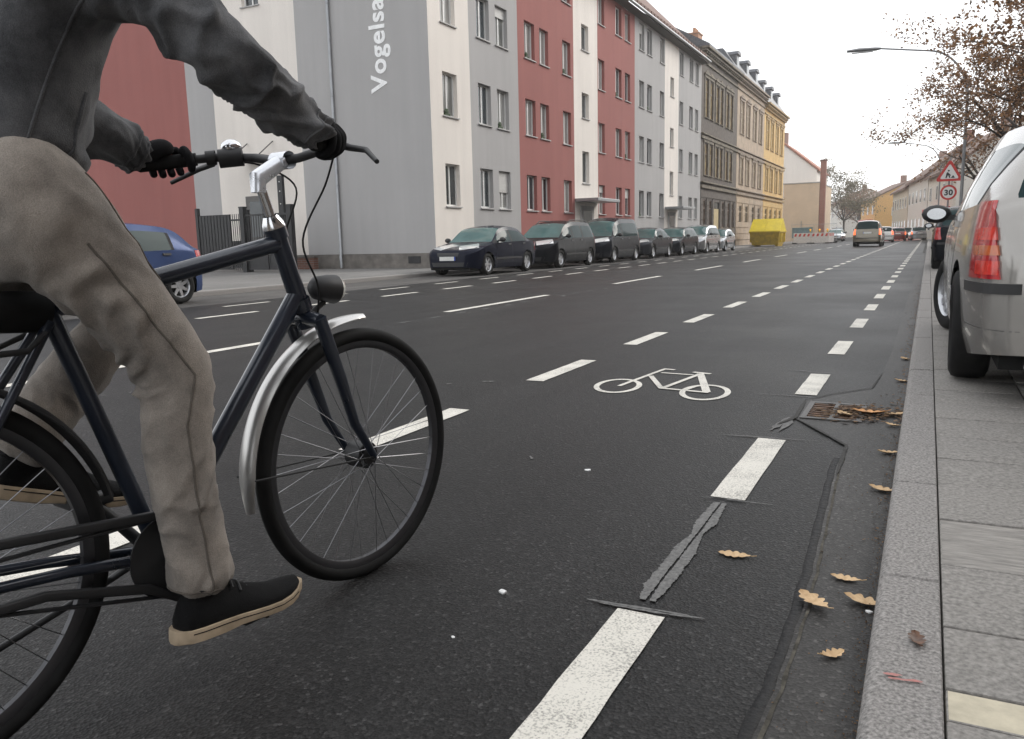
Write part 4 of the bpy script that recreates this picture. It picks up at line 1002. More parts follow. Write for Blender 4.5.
# ------------------------------------------------------------------ yard fence, skip, barrier, signs, lamps
def rods(m, xs, y, z0, z1, r=.009):
    for x in xs: m.box(x-r, x+r, y-r, y+r, z0, z1)
t = thing('yard_fence', 'black steel bar fence of the yard between the red wall and the gate', 'fence', (-20.45, 20.3, .12), 0)
m = MB(); m.box(-.75,0,-.02,.02,.12,.17); m.box(-.75,0,-.02,.02,1.72,1.78); m.box(-.74,-.01,.01,.025,.17,1.05); rods(m, [-.75+.094*k for k in range(1,8)], 0, .05, 1.95); m.build('bar_panel', M_BLACKMETAL, t)
for x in (.05,): m = MB(); m.box(x-.05,x+.05,-.05,.05,0,2.05); m.box(x-.06,x+.06,-.06,.06,2.05,2.07); m.build('post', M_BLACKMETAL, t)
t = thing('solid_fence_panel', 'dark solid fence panel left of the short bar fence in front of the grey wall', 'fence', (-21.25, 20.35, .12), 0)
m = MB(); m.box(-1.5,0,-.02,.02,.08,1.95)
for k in range(10): m.box(-1.48+.15*k,-1.36+.15*k,-.035,-.021,.1,1.93)
m.build('panel', M_BLACKMETAL, t)
for x in (-1.56,): m = MB(); m.box(x-.06,x+.06,-.06,.06,0,2.2); m.build('post', M_BLACKMETAL, t)
t = thing('yard_gate', 'black steel double gate with thick posts in front of the white end wall', 'gate', (-20.3, 20.0, .12), 0)
for x in (0, 2.05): m = MB(); m.box(x-.09,x+.09,-.09,.09,0,2.12); m.box(x-.10,x+.10,-.10,.10,2.12,2.16); m.build('post', M_BLACKMETAL, t)
for a, b in ((.11,1.0),(1.04,1.93)):
    m = MB()
    for q in ((a,a+.05),(b-.05,b)): m.box(q[0],q[1],-.025,.025,.08,1.9)
    m.box(a+.051,b-.051,-.025,.025,1.84,1.9); m.box(a+.051,b-.051,-.025,.025,.08,.14); m.box(a+.051,b-.051,-.012,.012,.141,1.0); rods(m, [a+.12+.11*k for k in range(7)], 0, 1.0, 1.84)
    lf = m.build('gate_leaf', M_BLACKMETAL, t)
    m = MB(); m.box(b-.14,b-.02,-.08,-.03,.98,1.02); m.build('handle', M_ZINC, lf)
t = thing('intercom_post', 'tall slim black intercom post behind the gate', 'post', (-18.8, 20.25, .12), 0)
m = MB(); m.box(-.11,.11,-.06,.06,0,3.1); m.build('column', M_BLACKMETAL, t, bevel=.01)
m = MB(); m.box(-.07,.07,-.075,-.061,1.25,1.65); m.build('panel', M_ZINC, t)
for z in (2.2,2.6,2.9): m = MB(); m.lathe([(0,.02),(.012,.018),(.014,.001)], (0,-.06,z), (0,-1,0), 10); m.build('lamp_button', M_FRAME, t)
t = thing('low_brick_wall', 'low red brick wall at the foot of the grey end wall', 'wall', (-20.1, 22.3, .12), 0)
m = MB(); m.box(-.8,.8,-.12,.12,0,.42); m.build('brickwork', brick_mat('old_red_brick', (.20,.085,.06),(.16,.07,.05),(.2,.18,.16), axis='X'), t)
m = MB(); m.box(-.83,.83,-.15,.15,.42,.47); m.build('coping', M_PLINTH, t)

# yellow skip with sloping lids
M_SKIP = mat('skip_yellow', (.62,.43,.02), .5, var=.12, scale=2.5); M_SKIPD = mat('skip_ochre', (.50,.33,.025), .55, var=.2, scale=3); M_SKIPL = mat('skip_lid', (.78,.60,.02), .4, var=.06, scale=2)
t = thing('yellow_skip', 'yellow lidded skip standing in the parking lane by the old houses', 'skip', (-12.1, 69.2, 0), 0)
m = MB(); m.hexa([(-1.05,.35,.12),(1.05,.35,.12),(1.05,3.0,.12),(-1.05,3.0,.12),(-1.2,0,1.15),(1.2,0,1.15),(1.2,3.4,1.15),(-1.2,3.4,1.15)]); m.build('hopper', M_SKIPD, t)
m = MB(); m.box(-1.26,1.26,-.06,3.46,1.151,1.25); m.build('rim', M_SKIP, t, bevel=.02)
for a, b in ((-1.22,-.01),(.01,1.22)):
    m = MB(); m.hexa([(a,-.02,1.253),(b,-.02,1.253),(b,1.7,1.253),(a,1.7,1.253),(a,.0,1.29),(b,.0,1.29),(b,1.7,2.28),(a,1.7,2.28)]); m.build('lid', M_SKIPL, t)
    m = MB(); m.hexa([(a,1.702,1.253),(b,1.702,1.253),(b,3.42,1.253),(a,3.42,1.253),(a,1.702,2.28),(b,1.702,2.28),(b,3.40,1.29),(a,3.40,1.29)]); m.build('lid', M_SKIPL, t)
for x in (-1.22, 1.22):
    for y in (.7, 2.6): m = MB(); m.box(x-.06,x+.06,y-.09,y+.09,.35,1.1); m.build('lifting_lug', M_SKIP, t)
for k in range(4): y = .5+k*.8; m = MB(); m.hexa([(1.085,y,.3),(1.13,y,.3),(1.13,y+.1,.3),(1.085,y+.1,.3),(1.19,y,1.13),(1.235,y,1.13),(1.235,y+.1,1.13),(1.19,y+.1,1.13)]); m.build('rib', M_SKIP, t)
for x in (-.9,.9): m = MB(); m.box(x-.12,x+.12,.5,2.9,0,.118); m.build('skid', M_SKIPD, t)

# red and white building site barrier in sections
M_BARW = mat('barrier_white', (.74,.70,.66), .5, var=.05); M_BARR = mat('barrier_red', (.60,.07,.05), .5, var=.08)
M_BEACON = emis('beacon_lens', (1.,.45,.05), .6, (.75,.30,.02))
def barrier(x, y, lab, n=4, rot=0.):
    t = thing('site_barrier', lab, 'barrier', (x, y, 0), rot, 'red and white barriers round the building site')
    m = MB(); m.box(0,1.62,-.03,.03,.06,1.04); b = m.build('board', M_BARW, t, bevel=.008)
    for k in range(n):
        a = .06+k*1.62/n
        m = MB(); m.prism([(a,.70),(a+.2,.70),(a+.28,.97),(a+.08,.97)], -.036, -.031, axis='y'); m.build('red_stripe', M_BARR, b)
    for a in (.12, 1.5):
        m = MB(); m.box(a-.04,a+.04,.031,.07,.1,1.08); m.build('post', M_ZINC, t)
        m = MB(); m.box(a-.2,a+.2,-.35,.4,0,.1); m.build('foot', M_RUBBER, t, bevel=.02)
    return t
def beacon(x, y, lab):
    t = thing('warning_beacon', lab, 'warning lamp', (x, y, 1.085), 0, 'amber warning lamps on the barriers')
    m = MB(); m.box(-.07,.07,-.05,.05,0,.16); m.build('battery_box', M_SKIP, t, bevel=.01)
    m = MB(); m.lathe([(-.045,.001),(-.045,.085),(.045,.085),(.045,.001)], (0,0,.25), (0,1,0), 16); m.build('lens', M_BEACON, t, 40)
for k, (x, y, r, lab) in enumerate([(-11.9,84.2,.0,'red and white site barrier at the kerb end, nearest the yellow house'),(-10.25,84.2,.03,'red and white site barrier facing the traffic at the lane corner'),(-8.72,84.4,1.35,'red and white site barrier turned along the lane edge')]):
    barrier(x, y, lab, rot=r)
beacon(-10.35, 84.25, 'amber warning lamp over the joint of the two front barriers'); beacon(-8.78, 84.3, 'amber warning lamp on the corner of the barrier by the lane'); beacon(-9.5, 84.28, 'amber warning lamp mid-way along the second barrier')
t = thing('site_fence', 'grey mesh site fence with blue dust sheet behind the barriers', 'fence', (-13.9, 96.5, 0), 0)
for k in range(2):
    m = MB(); x = 2.45*k
    m.tube([(x,0,.1),(x,0,2.0),(x+2.35,0,2.0),(x+2.35,0,.1)], .022, 8); m.tube([(x,0,.25),(x+2.35,0,.25)], .018, 8)
    for q in range(22): m.box(x+.1+q*.1,x+.106+q*.1,-.003,.003,.25,2.0)
    m.build('mesh_panel', M_ZINC, t)
for k in range(1): m = MB(); x = 2.45*k+.08; m.hexa([(x,.03,.5),(x+2.2,.03,.5),(x+2.2,.05,.5),(x,.05,.5),(x,.03,1.65),(x+2.2,.03,1.7),(x+2.2,.05,1.7),(x,.05,1.65)]); m.build('dust_sheet', mat('blue_sheet', (.14,.25,.30), .6, var=.2, scale=3), t)
for x in (0,2.4,4.8): m = MB(); m.box(x-.12,x+.12,-.3,.3,0,.12); m.build('foot', M_RUBBER, t)

# roadworks and speed limit signs on one pole
M_SIGNRED = mat('sign_red', (.58,.04,.035), .45, var=.03); M_SIGNW = mat('sign_face_white', (.80,.79,.77), .4, var=.02); M_SIGNK = mat('sign_black', (.02,.02,.02), .5)
SX, SY = .62, 37.7
t = thing('sign_pole', 'grey pole carrying the roadworks triangle and speed limit disc', 'pole', (SX, SY, .098), 0)
m = MB(); m.lathe([(0,.035),(3.75,.035),(3.76,.001)], (0,0,0), (0,0,1), 14); m.build('tube', M_ZINC, t, 50)
m = MB(); m.lathe([(0,.06),(.04,.055),(.05,.036)], (0,0,0), (0,0,1), 14); m.build('collar', M_ZINC, t, 50)
def tri(c, s, r=.07):
    P = []
    for k in range(3):
        an = pi/2+k*2*pi/3; vx, vz = c[0]+(s-r)*cos(an), c[1]+(s-r)*sin(an)
        for q in range(-4, 5): P.append((vx+r*cos(an+q*pi/12), vz+r*sin(an+q*pi/12)))
    return P
def sg(name, lab, z): return thing(name, lab, 'road sign', (SX, SY-.05, z+.098), 0)
t = sg('warning_sign', 'red edged triangular roadworks warning sign at the top of the pole', 2.99)
m = MB(); m.prism(tri((0,.13),.52), -.012, .0, axis='y'); m.build('red_plate', M_SIGNRED, t)
m = MB(); m.prism(tri((0,.13),.36,.045), -.015, -.0125, axis='y'); m.build('white_face', M_SIGNW, t)
m = MB()   # digging figure and heap
m.prism([(-.14,-.04),(-.10,-.04),(-.05,.08),(-.02,.0),(.0,-.04),(.04,-.04),(.01,.06),(-.03,.16),(-.07,.2),(-.11,.17)], -.018, -.0155, axis='y')
m.lathe([(-.018,.001),(-.018,.035),(-.0155,.035)], (-.035,0,.25), (0,1,0), 14)
m.prism([(-.09,.17),(-.06,.19),(.06,.06),(.035,.045)], -.0185, -.0155, axis='y'); m.prism([(.05,-.04),(.2,-.04),(.13,.07)], -.018, -.0155, axis='y')
m.build('roadworks_symbol', M_SIGNK, t)
t = sg('speed_limit_sign', 'round red ringed speed limit sign reading 30 below the triangle', 2.38)
m = MB(); m.lathe([(0,.001),(0,.30),(-.012,.30),(-.012,.001)], (0,0,0), (0,1,0), 36); m.build('red_ring', M_SIGNRED, t, 40)
m = MB(); m.lathe([(-.0125,.001),(-.0125,.225),(-.015,.225),(-.015,.001)], (0,0,0), (0,1,0), 36); m.build('white_face', M_SIGNW, t, 40)
lettering('30', t, (0,-.0155,-.105), (pi/2,0,0), .30, M_SIGNK, bold=.012, ext=.001, name='numerals', align='CENTER')

# street lamps with long curved arms
M_LAMPG = mat('lamp_paint', (.22,.225,.23), .5, var=.06)
def lamp(lab, x, y, arm):
    t = thing('street_lamp', lab, 'street lamp', (x, y, .098), 0, 'curved street lamps along the right pavement')
    m = MB(); m.tube([(0,0,0),(0,0,1.2),(0,0,1.25),(0,0,5.6)], [.085,.085,.06,.05], 14); m.build('pole', M_LAMPG, t, 50)
    m = MB(); P = []
    for k in range(15): a = k/14*pi/2*.93; P.append((-1.5*(1-cos(a)), 0, 5.6+1.85*sin(a)))
    P.append((-arm+.75, 0, 7.72)); m.tube(P, [.048-.018*k/15 for k in range(16)], 10); m.build('arm', M_LAMPG, t, 60)
    m = MB(); m.rings([[(-arm+xx, yy*wd, 7.72+zz*hh+ (.0 if xx > 0 else .03)) for yy, zz in ((-1,0),(-.7,.8),(0,1),(.7,.8),(1,0),(.6,-.7),(-.6,-.7))] for xx, wd, hh in ((.78,.05,.04),(.6,.11,.07),(0,.13,.075),(-.42,.08,.05))]); hd = m.build('lamp_head', M_LAMPG, t, 50)
    m = MB(); m.hexa([(-arm-.25,-.09,7.655),(-arm+.5,-.09,7.64),(-arm+.5,.09,7.64),(-arm-.25,.09,7.655),(-arm-.25,-.07,7.67),(-arm+.5,-.07,7.66),(-arm+.5,.07,7.66),(-arm-.25,.07,7.67)]); m.build('lamp_glass', M_LAMPGLASS, hd)
    return t
lamp('grey street lamp with curved arm rising beside the roadworks sign', 1.0, 34.8, 3.75)
lamp('second grey street lamp farther down the street, small against the sky', .55, 71.5, 3.4)

# ------------------------------------------------------------------ trees
M_BARK = mat('bark', (.062,.050,.042), .9, var=.35, scale=14, bump=.6, stretch=(1,1,.25))
def leafmat(name, c1, c2):
    m, nt, b = nt_new(name); L = nt.links.new
    g = N(nt, 'ShaderNodeNewGeometry'); cr = N(nt, 'ShaderNodeValToRGB')
    cr.color_ramp.elements[0].color = (*c1, 1); cr.color_ramp.elements[1].color = (*c2, 1)
    L(g.outputs['Random Per Island'], cr.inputs[0]); L(cr.outputs[0], b.inputs['Base Color']); b.inputs['Roughness'].default_value = .65
    tl = N(nt, 'ShaderNodeBsdfTranslucent'); L(cr.outputs[0], tl.inputs[0]); mx = N(nt, 'ShaderNodeMixShader'); mx.inputs[0].default_value = .4
    out = [q for q in nt.nodes if q.type == 'OUTPUT_MATERIAL'][0]; L(b.outputs[0], mx.inputs[1]); L(tl.outputs[0], mx.inputs[2]); L(mx.outputs[0], out.inputs[0])
    return m
M_AUTUMN = leafmat('autumn_leaves', (.10,.065,.045), (.38,.21,.105)); M_AUTUMN2 = leafmat('rust_leaves', (.12,.07,.05), (.30,.17,.10)); M_OLIVE = leafmat('olive_leaves', (.10,.095,.06), (.22,.19,.12))
def tree(lab, x, y, z0, h, spread, nleaf, ls, leafm, seed, group=None, trunk_r=.16, lean=(0,0), low=.30, name='tree', dens=1., droop=.0, cat='tree'):
    rnd = random.Random(seed); t = thing(name, lab, cat, (x, y, z0), 0, group)
    m = MB(); tips = []
    def limb(p, d, L, r, depth):
        pts = [p]; rs = [r]; q = Vector(p); dd = Vector(d)
        for k in range(4):
            dd = (dd+Vector((rnd.gauss(0,.14),rnd.gauss(0,.14),rnd.gauss(.02,.09)-droop*(depth > 1)))).normalized(); q = q+dd*L/4; pts.append(q.copy()); rs.append(r*(1-.16*(k+1)))
            if depth < 4 and k >= (1 if depth else 1):
                for _ in range(rnd.choice((1,1,2)) if depth else rnd.choice((1,2,2))):
                    side = Vector((rnd.gauss(0,1),rnd.gauss(0,1),rnd.gauss(.25,.45))).normalized()
                    nd = (dd*.55+side*.85).normalized(); limb(q, nd, L*rnd.uniform(.5,.72), rs[-1]*.62, depth+1)
        m.tube(pts, rs, 8 if depth < 2 else 5, cap=False)
        if depth >= 2: tips.extend(pts[1:])
    tp = [Vector((0,0,-.05)), Vector((.02,0,h*low*.5)), Vector((lean[0]*.3,lean[1]*.3,h*low))]
    m.tube(tp, [trunk_r*1.35, trunk_r, trunk_r*.9], 14)
    for k in range(5):
        an = 2*pi*k/5+rnd.uniform(-.4,.4); el = rnd.uniform(.5,1.0)
        limb(tp[-1], Vector((cos(an)*spread+lean[0],sin(an)*spread+lean[1],el)).normalized(), h*.46*rnd.uniform(.8,1.1), trunk_r*.6, 1)
    limb(tp[-1], Vector((lean[0]*.4,lean[1]*.4,1)).normalized(), h*.5, trunk_r*.7, 0 if dens > .3 else 1)
    m.build('trunk', M_BARK, t, 60)
    lv = MB()
    for i in range(nleaf):
        b = rnd.choice(tips); sp = ls*2.6
        c = Vector(b)+Vector((rnd.gauss(0,sp),rnd.gauss(0,sp),rnd.gauss(-.2*sp,sp*.8)))
        a = Vector((rnd.gauss(0,1),rnd.gauss(0,1),rnd.gauss(-.3,.7))).normalized(); n_ = a.cross(Vector((rnd.gauss(0,1),rnd.gauss(0,1),rnd.gauss(0,1)))).normalized(); s = ls*rnd.uniform(.6,1.25); up_ = a.cross(n_)*s*.22
        lv.add([c-a*s, c+n_*s*.55-a*s*.1+up_, c+a*s, c-n_*s*.55-a*s*.1+up_], [(0,1,2),(0,2,3)])
    lv.build('crown', leafm, t)
    return t
GT = 'street trees along the right pavement'
tree('brown leaved street tree reaching over the silver estate car', 3.65, 15.5, .098, 6.6, .8, 36000, .034, M_AUTUMN, 11, GT, .15, (.0,0), .30, droop=.05)
tree('brown leaved street tree behind the roadworks sign', 3.0, 29., .098, 8.0, .75, 26000, .052, M_AUTUMN, 23, GT, .16, (.0,0), .25, droop=.05)
tree('third brown street tree farther along the right pavement', 3.2, 50., .098, 9., .9, 5000, .09, M_AUTUMN, 37, GT, .18, (0,0), .25)
GF = 'bare autumn trees at the far end of the street'
tree('olive grey tree beside the brick chimney at the street end', -12.2, 140, 0, 9.5, .8, 5000, .14, M_OLIVE, 41, GF, .16)
tree('rust coloured tree in the middle of the street end', -12.6, 178, 0, 9., .9, 4500, .17, M_AUTUMN2, 43, GF, .16)
tree('smaller rust coloured tree left of the orange house', -10.2, 182, 0, 7.5, .9, 3500, .16, M_AUTUMN2, 47, GF, .14)
# ------------------------------------------------------------------ bicycle; local frame: +Y forward (rear hub y=0), X to the rider's right, Z up
HD = RAD(7.5); FCX, FCY = -1.41, 1.77
BO = (FCX-1.1*sin(HD), FCY-1.1*cos(HD), 0.)
M_FRAMEP = mat('frame_blue_black', (.016,.022,.036), .3, .2, var=.15, scale=8, coat=.6)
M_SPOKE = mat('spoke_steel', (.26,.26,.27), .35, metal=1.)
M_FENDER = mat('mudguard_silver', (.60,.59,.57), .3, metal=.75, var=.08, scale=5)
bk = thing('bicycle', 'dark blue city bicycle with silver front mudguard ridden along the bike lane', 'bicycle', BO, -HD)
RH, FH, BB, HT, HB, ST = Vector((0,0,.36)), Vector((0,1.1,.36)), Vector((0,.47,.285)), Vector((0,.853,.985)), Vector((0,.915,.80)), Vector((0,.285,.862))
def part(m, name, mt, parent=bk, sm=50, **k): return m.build(name, mt, parent, sm, **k)
m = MB(); m.tube([HT, HB], .0235, 16); m.tube([HT*.86+HB*.14, ST+Vector((0,.016,-.02))], [.0215,.0195], 14); m.tube([HB*.85+HT*.15, BB], [.023,.0225], 14)
m.tube([BB, Vector((0,.280,.872))], .0185, 14); m.lathe([(-.04,.026),(.04,.026)], BB, (1,0,0), 16); m.lathe([(-.041,.001),(-.04,.026),(.04,.026),(.041,.001)], BB, (1,0,0), 16)
for s in (-1,1):
    m.tube([BB+Vector((s*.03,-.02,0)), Vector((s*.045,.25,.325)), RH+Vector((s*.062,0,0))], [.013,.012,.010], 10)
    m.tube([ST+Vector((s*.016,.0,-.045)), Vector((s*.05,.12,.58)), RH+Vector((s*.062,0,0))], [.010,.009,.009], 10)
for p, q in ((HT,-.012),(HB,.012)): m.lathe([(-.016,.028),(.016,.028)], p, (HT-HB), 16)
part(m, 'frame', M_FRAMEP)
m = MB(); ax = (HT-HB).normalized()
cr = HB-ax*.03; m.tube([cr, cr-ax*.03], .027, 14); m.tube([cr+Vector((-.062,0,-.012)), cr+Vector((0,0,-.004)), cr+Vector((.062,0,-.012))], [.018,.023,.018], 12)
for s in (-1,1): m.tube([cr+Vector((s*.058,0,-.005)), Vector((s*.058,.985,.60)), Vector((s*.055,1.03,.47)), FH+Vector((s*.052,0,0))], [.019,.017,.014,.010], 12)
fk = part(m, 'fork', M_FRAMEP)
m = MB(); m.tube([HT+ax*.012, HT+ax*.13], .0125, 14); m.lathe([(0,.029),(.012,.027),(.03,.018)], HT+ax*.012, ax, 16); stm = part(m, 'stem', M_CHROME)
m = MB(); st0 = HT+ax*.135; m.tube([st0-ax*.035+Vector((0,-.012,0)), st0+Vector((0,.0,.0)), st0+Vector((0,.075,.045))], [.019,.024,.021], 14, flat=(1,.9)); m.lathe([(-.028,.022),(.028,.022)], st0+Vector((0,.078,.047)), (1,0,0), 14); part(m, 'stem_clamp', mat('polished_stem', (.82,.84,.88), .25, metal=.6), stm)
HBc = st0+Vector((0,.078,.047))
m = MB(); bar = []
for s in (-1,1):
    P = [HBc, HBc+Vector((s*.05,.012,.004)), HBc+Vector((s*.13,.02,.018)), HBc+Vector((s*.22,-.035,.022)), HBc+Vector((s*.29,-.11,.012)), HBc+Vector((s*.325,-.185,.0))]
    m.tube(P, .0112, 12); bar.append(P)
hb = part(m, 'handlebar', M_PLASTIC)
for s, P in zip((-1,1), bar):
    m = MB(); m.tube([P[3]+(P[4]-P[3])*.45, P[4], P[5], P[5]+(P[5]-P[4]).normalized()*.008], [.0165,.0175,.0175,.012], 14); part(m, 'grip', M_RUBBER, hb)
    m = MB(); a = P[3]+(P[4]-P[3])*.1; m.tube([a, a+Vector((s*.03,.025,-.012)), a+Vector((s*.085,.02,-.022)), a+Vector((s*.155,-.02,-.055))], [.011,.008,.007,.0055], 8); m.lathe([(-.012,.019),(.012,.019)], a, P[4]-P[3], 12); part(m, 'brake_lever', M_PLASTIC, hb)
a = bar[0][3]; m = MB(); m.ball(a+Vector((.03,.03,.026)), .027, 12, 0, (1,1,.75)); part(m, 'bell', M_CHROME, hb)
m = MB(); a = bar[0][3]*.6+bar[0][2]*.4; m.lathe([(-.03,.001),(-.03,.024),(.03,.024),(.03,.001)], a, bar[0][4]-bar[0][3], 14); part(m, 'gear_shifter', M_PLASTIC, hb)
def curve(P, n=8):
    Q = []; P = [P[0]]+list(P)+[P[-1]]
    for k in range(1, len(P)-2):
        for q in range(n):
            t = q/n; a, b, c, d_ = P[k-1], P[k], P[k+1], P[k+2]
            Q.append(.5*((2*b)+(c-a)*t+(2*a-5*b+4*c-d_)*t*t+(3*b-a-3*c+d_)*t**3))
    return Q+[P[-2]]
for s, P in zip((-1,1), bar):
    m = MB(); a = P[3]; m.tube(curve([a+Vector((-s*.02,.03,-.012)), a+Vector((-s*.08,.075,-.02)), HBc+Vector((s*.055,.085,-.06)), HT+Vector((s*.034,.055,-.02)), HB+Vector((s*.030,.036,.05)), cr+Vector((s*.03,.02,.0))]), .0026, 6); part(m, 'cable', M_RUBBER, hb)
def wheel(hub, R, seed, front):
    m = MB(); pr = []
    for k in range(17): a = 2*pi*k/16; pr.append((.020*sin(a), R-.020+.020*cos(a)))
    m.lathe(pr, hub, (1,0,0), 96); ty = part(m, 'wheel', M_RUBBER, bk, 60)
    m = MB(); q = R-.037; m.lathe([(-.012,q+.006),(-.0125,q-.010),(-.007,q-.019),(.007,q-.019),(.0125,q-.010),(.012,q+.006),(.006,q-.002),(-.006,q-.002),(-.012,q+.006)], hub, (1,0,0), 96); part(m, 'rim', mat('rim_dark' , (.07,.07,.075), .35, metal=.7) if 'rim_dark' not in MATS else MATS['rim_dark'], ty, 50)
    m = MB(); m.lathe([(-.055,.006),(-.04,.008),(-.036,.025),(-.030,.025),(-.026,.014),(.026,.014),(.030,.025),(.036,.025),(.04,.008),(.055,.006)], hub, (1,0,0), 18)
    if front: m.lathe([(-.03,.034),(-.028,.038),(.028,.038),(.03,.034)], hub, (1,0,0), 20)
    part(m, 'hub', M_PLASTIC, ty, 40)
    m = MB(); hub = Vector(hub)
    for k in range(36):
        an = 2*pi*k/36+seed; s = 1 if k % 2 else -1; off = (1 if (k//2) % 2 else -1)*RAD(62)
        r0 = .023; p0 = hub+Vector((s*.033, r0*sin(an+off), r0*cos(an+off))); p1 = hub+Vector((s*.003, (q-.017)*sin(an), (q-.017)*cos(an)))
        m.tube([p0, p1], .0011, 4, cap=False)
    part(m, 'spokes', M_SPOKE, ty)
    return ty
fwh = wheel(FH, .36, .05, True); wheel(RH, .36, .1, False)
m = MB(); m.ball(FH+Vector((.0,.10,.22)), .001, 6); 
def fender(name, c, R, a0, a1, wd, mt, parent=bk):
    """curved guard from angle a0 to a1 measured from straight up, positive towards the front"""
    rings = []; n = 40
    for k in range(n+1):
        a = a0+(a1-a0)*k/n; e = min(1, .45+min(k, n-k)*.12); rg = []
        for j in range(11):
            t = -1+2*j/10; r = R+.012*(1-t*t)-.002; rg.append((c[0]+t*wd*e, c[1]+r*sin(a), c[2]+r*cos(a)))
        for j in range(10,-1,-1):
            t = -1+2*j/10; r = R+.012*(1-t*t)-.0045; rg.append((c[0]+t*wd*e*.97, c[1]+r*sin(a), c[2]+r*cos(a)))
        rings.append(rg)
    m = MB(); m.rings(rings); return part(m, name, mt, parent, 50)
ff = fender('front_mudguard', FH, .390, RAD(-99), RAD(5), .031, M_FENDER)
m = MB()
for s in (-1,1): m.tube([FH+Vector((s*.058,0,.0)), FH+Vector((s*.035,-.390*sin(RAD(86)),.390*cos(RAD(86))))], .0026, 6)
part(m, 'stay', M_PLASTIC, ff)
fender('rear_mudguard', RH, .380, RAD(-120), RAD(78), .028, M_PLASTIC)
m = MB()   # dynamo headlight on the crown
lc = Vector((0,1.015,.835)); m.lathe([(-.062,.001),(-.06,.016),(-.045,.030),(-.01,.037),(.018,.039)], lc, (0,1,-.12), 20); m.tube([cr+Vector((0,.02,.0)), lc+Vector((0,-.02,-.035))], .008, 8); hl = part(m, 'headlight', M_PLASTIC)
m = MB(); m.lathe([(.018,.0385),(.03,.034),(.038,.02),(.041,.001)], lc, (0,1,-.12), 20); part(m, 'lens', mat('lamp_lens', (.75,.76,.70), .1, coat=1.), hl)
m = MB(); m.box(-.04,.04,-.06,.06,0,.018); m.xf(Matrix.Translation((0,.86,.87)) @ Matrix.Rotation(.3,4,'X')); 
# crank, chain guard, pedals
m = MB(); m.lathe([(.044,.001),(.044,.095),(.048,.095),(.048,.001)], BB, (1,0,0), 40); ck = part(m, 'chainring', M_PLASTIC)
PR_, PL_ = Vector((.115,.605,.122)), Vector((-.115,.375,.415))
for P_, s in ((PR_,1),(PL_,-1)):
    m = MB(); m.tube([BB+Vector((s*.06,0,0)), P_+Vector((-s*.03,0,0))], [.014,.011], 10); m.lathe([(-.01,.018),(.012,.018)], BB+Vector((s*.06,0,0)), (1,0,0), 14); m.tube([P_+Vector((-s*.035,0,0)), P_+Vector((s*.07,0,0))], .006, 8); part(m, 'crank', M_PLASTIC)
    m = MB(); 
    m.box(P_.x-.045 if s > 0 else P_.x-.05, P_.x+.05 if s > 0 else P_.x+.045, P_.y-.045, P_.y+.045, P_.z-.014, P_.z+.014); part(m, 'pedal', M_PLASTIC, bevel=.006)
m = MB(); m.prism([(.0,.415),(.12,.436),(.42,.400),(.50,.392),(.555,.35),(.565,.30),(.545,.31),(.53,.345),(.49,.372),(.41,.381),(.12,.416),(.01,.398)], .05, .066, axis='x')
m.prism([(.02,.300),(.2,.288),(.40,.225),(.47,.178),(.53,.20),(.56,.25),(.565,.30),(.548,.30),(.545,.26),(.52,.215),(.47,.197),(.41,.243),(.2,.308),(.03,.318)], .05, .066, axis='x')
part(m, 'chain_guard', M_PLASTIC, bevel=.004)
m = MB(); m.tube([Vector((.057,.0,.40)), Vector((.057,.47,.38))], .0045, 6); m.tube([Vector((.057,.0,.325)), Vector((.057,.47,.195))], .0045, 6); part(m, 'chain', M_BLACKMETAL)
m = MB(); m.tube([Vector((-.045,.42,.255)), Vector((-.085,.40,.225)), Vector((-.09,.13,.155)), Vector((-.10,.10,.152))], [.009,.008,.007,.010], 8); part(m, 'kickstand', M_PLASTIC)
m = MB(); m.tube([ST+Vector((0,-.005,.0)), Vector((0,.272,.868))], .0135, 12); part(m, 'seat_post', M_CHROME)
m = MB(); rings = []
for k in range(13):
    t = k/12; y = .015+.28*t; wd = .085*(1-t)**.8*(1 if t > .08 else .7)+.019; top = .895-.02*t+.012*(1-t)**3
    rings.append([(wd*cos(a), y, top-.030+ (.030 if sin(a) > 0 else .05)*sin(a)*(1 if abs(cos(a)) < .98 else 1)) for a in [2*pi*j/16 for j in range(16)]])
m.rings(rings); part(m, 'saddle', M_RUBBER, sm=60)
m = MB()
for s in (-1,1): m.tube([Vector((s*.07,-.28,.77)), Vector((s*.06,.22,.77)), Vector((s*.02,.275,.80))], .006, 8); m.tube([RH+Vector((s*.075,-.02,.02)), Vector((s*.07,-.10,.77))], .005, 8)
for k in range(4): m.tube([Vector((-.07,-.25+.13*k,.77)), Vector((.07,-.25+.13*k,.77))], .005, 8)
part(m, 'luggage_rack', M_PLASTIC)
m = MB(); m.lathe([(-.012,.001),(-.012,.03),(.006,.034),(.01,.001)], Vector((0,-.31,.76)), (0,-1,0), 18); part(m, 'rear_reflector', M_TAILRED)

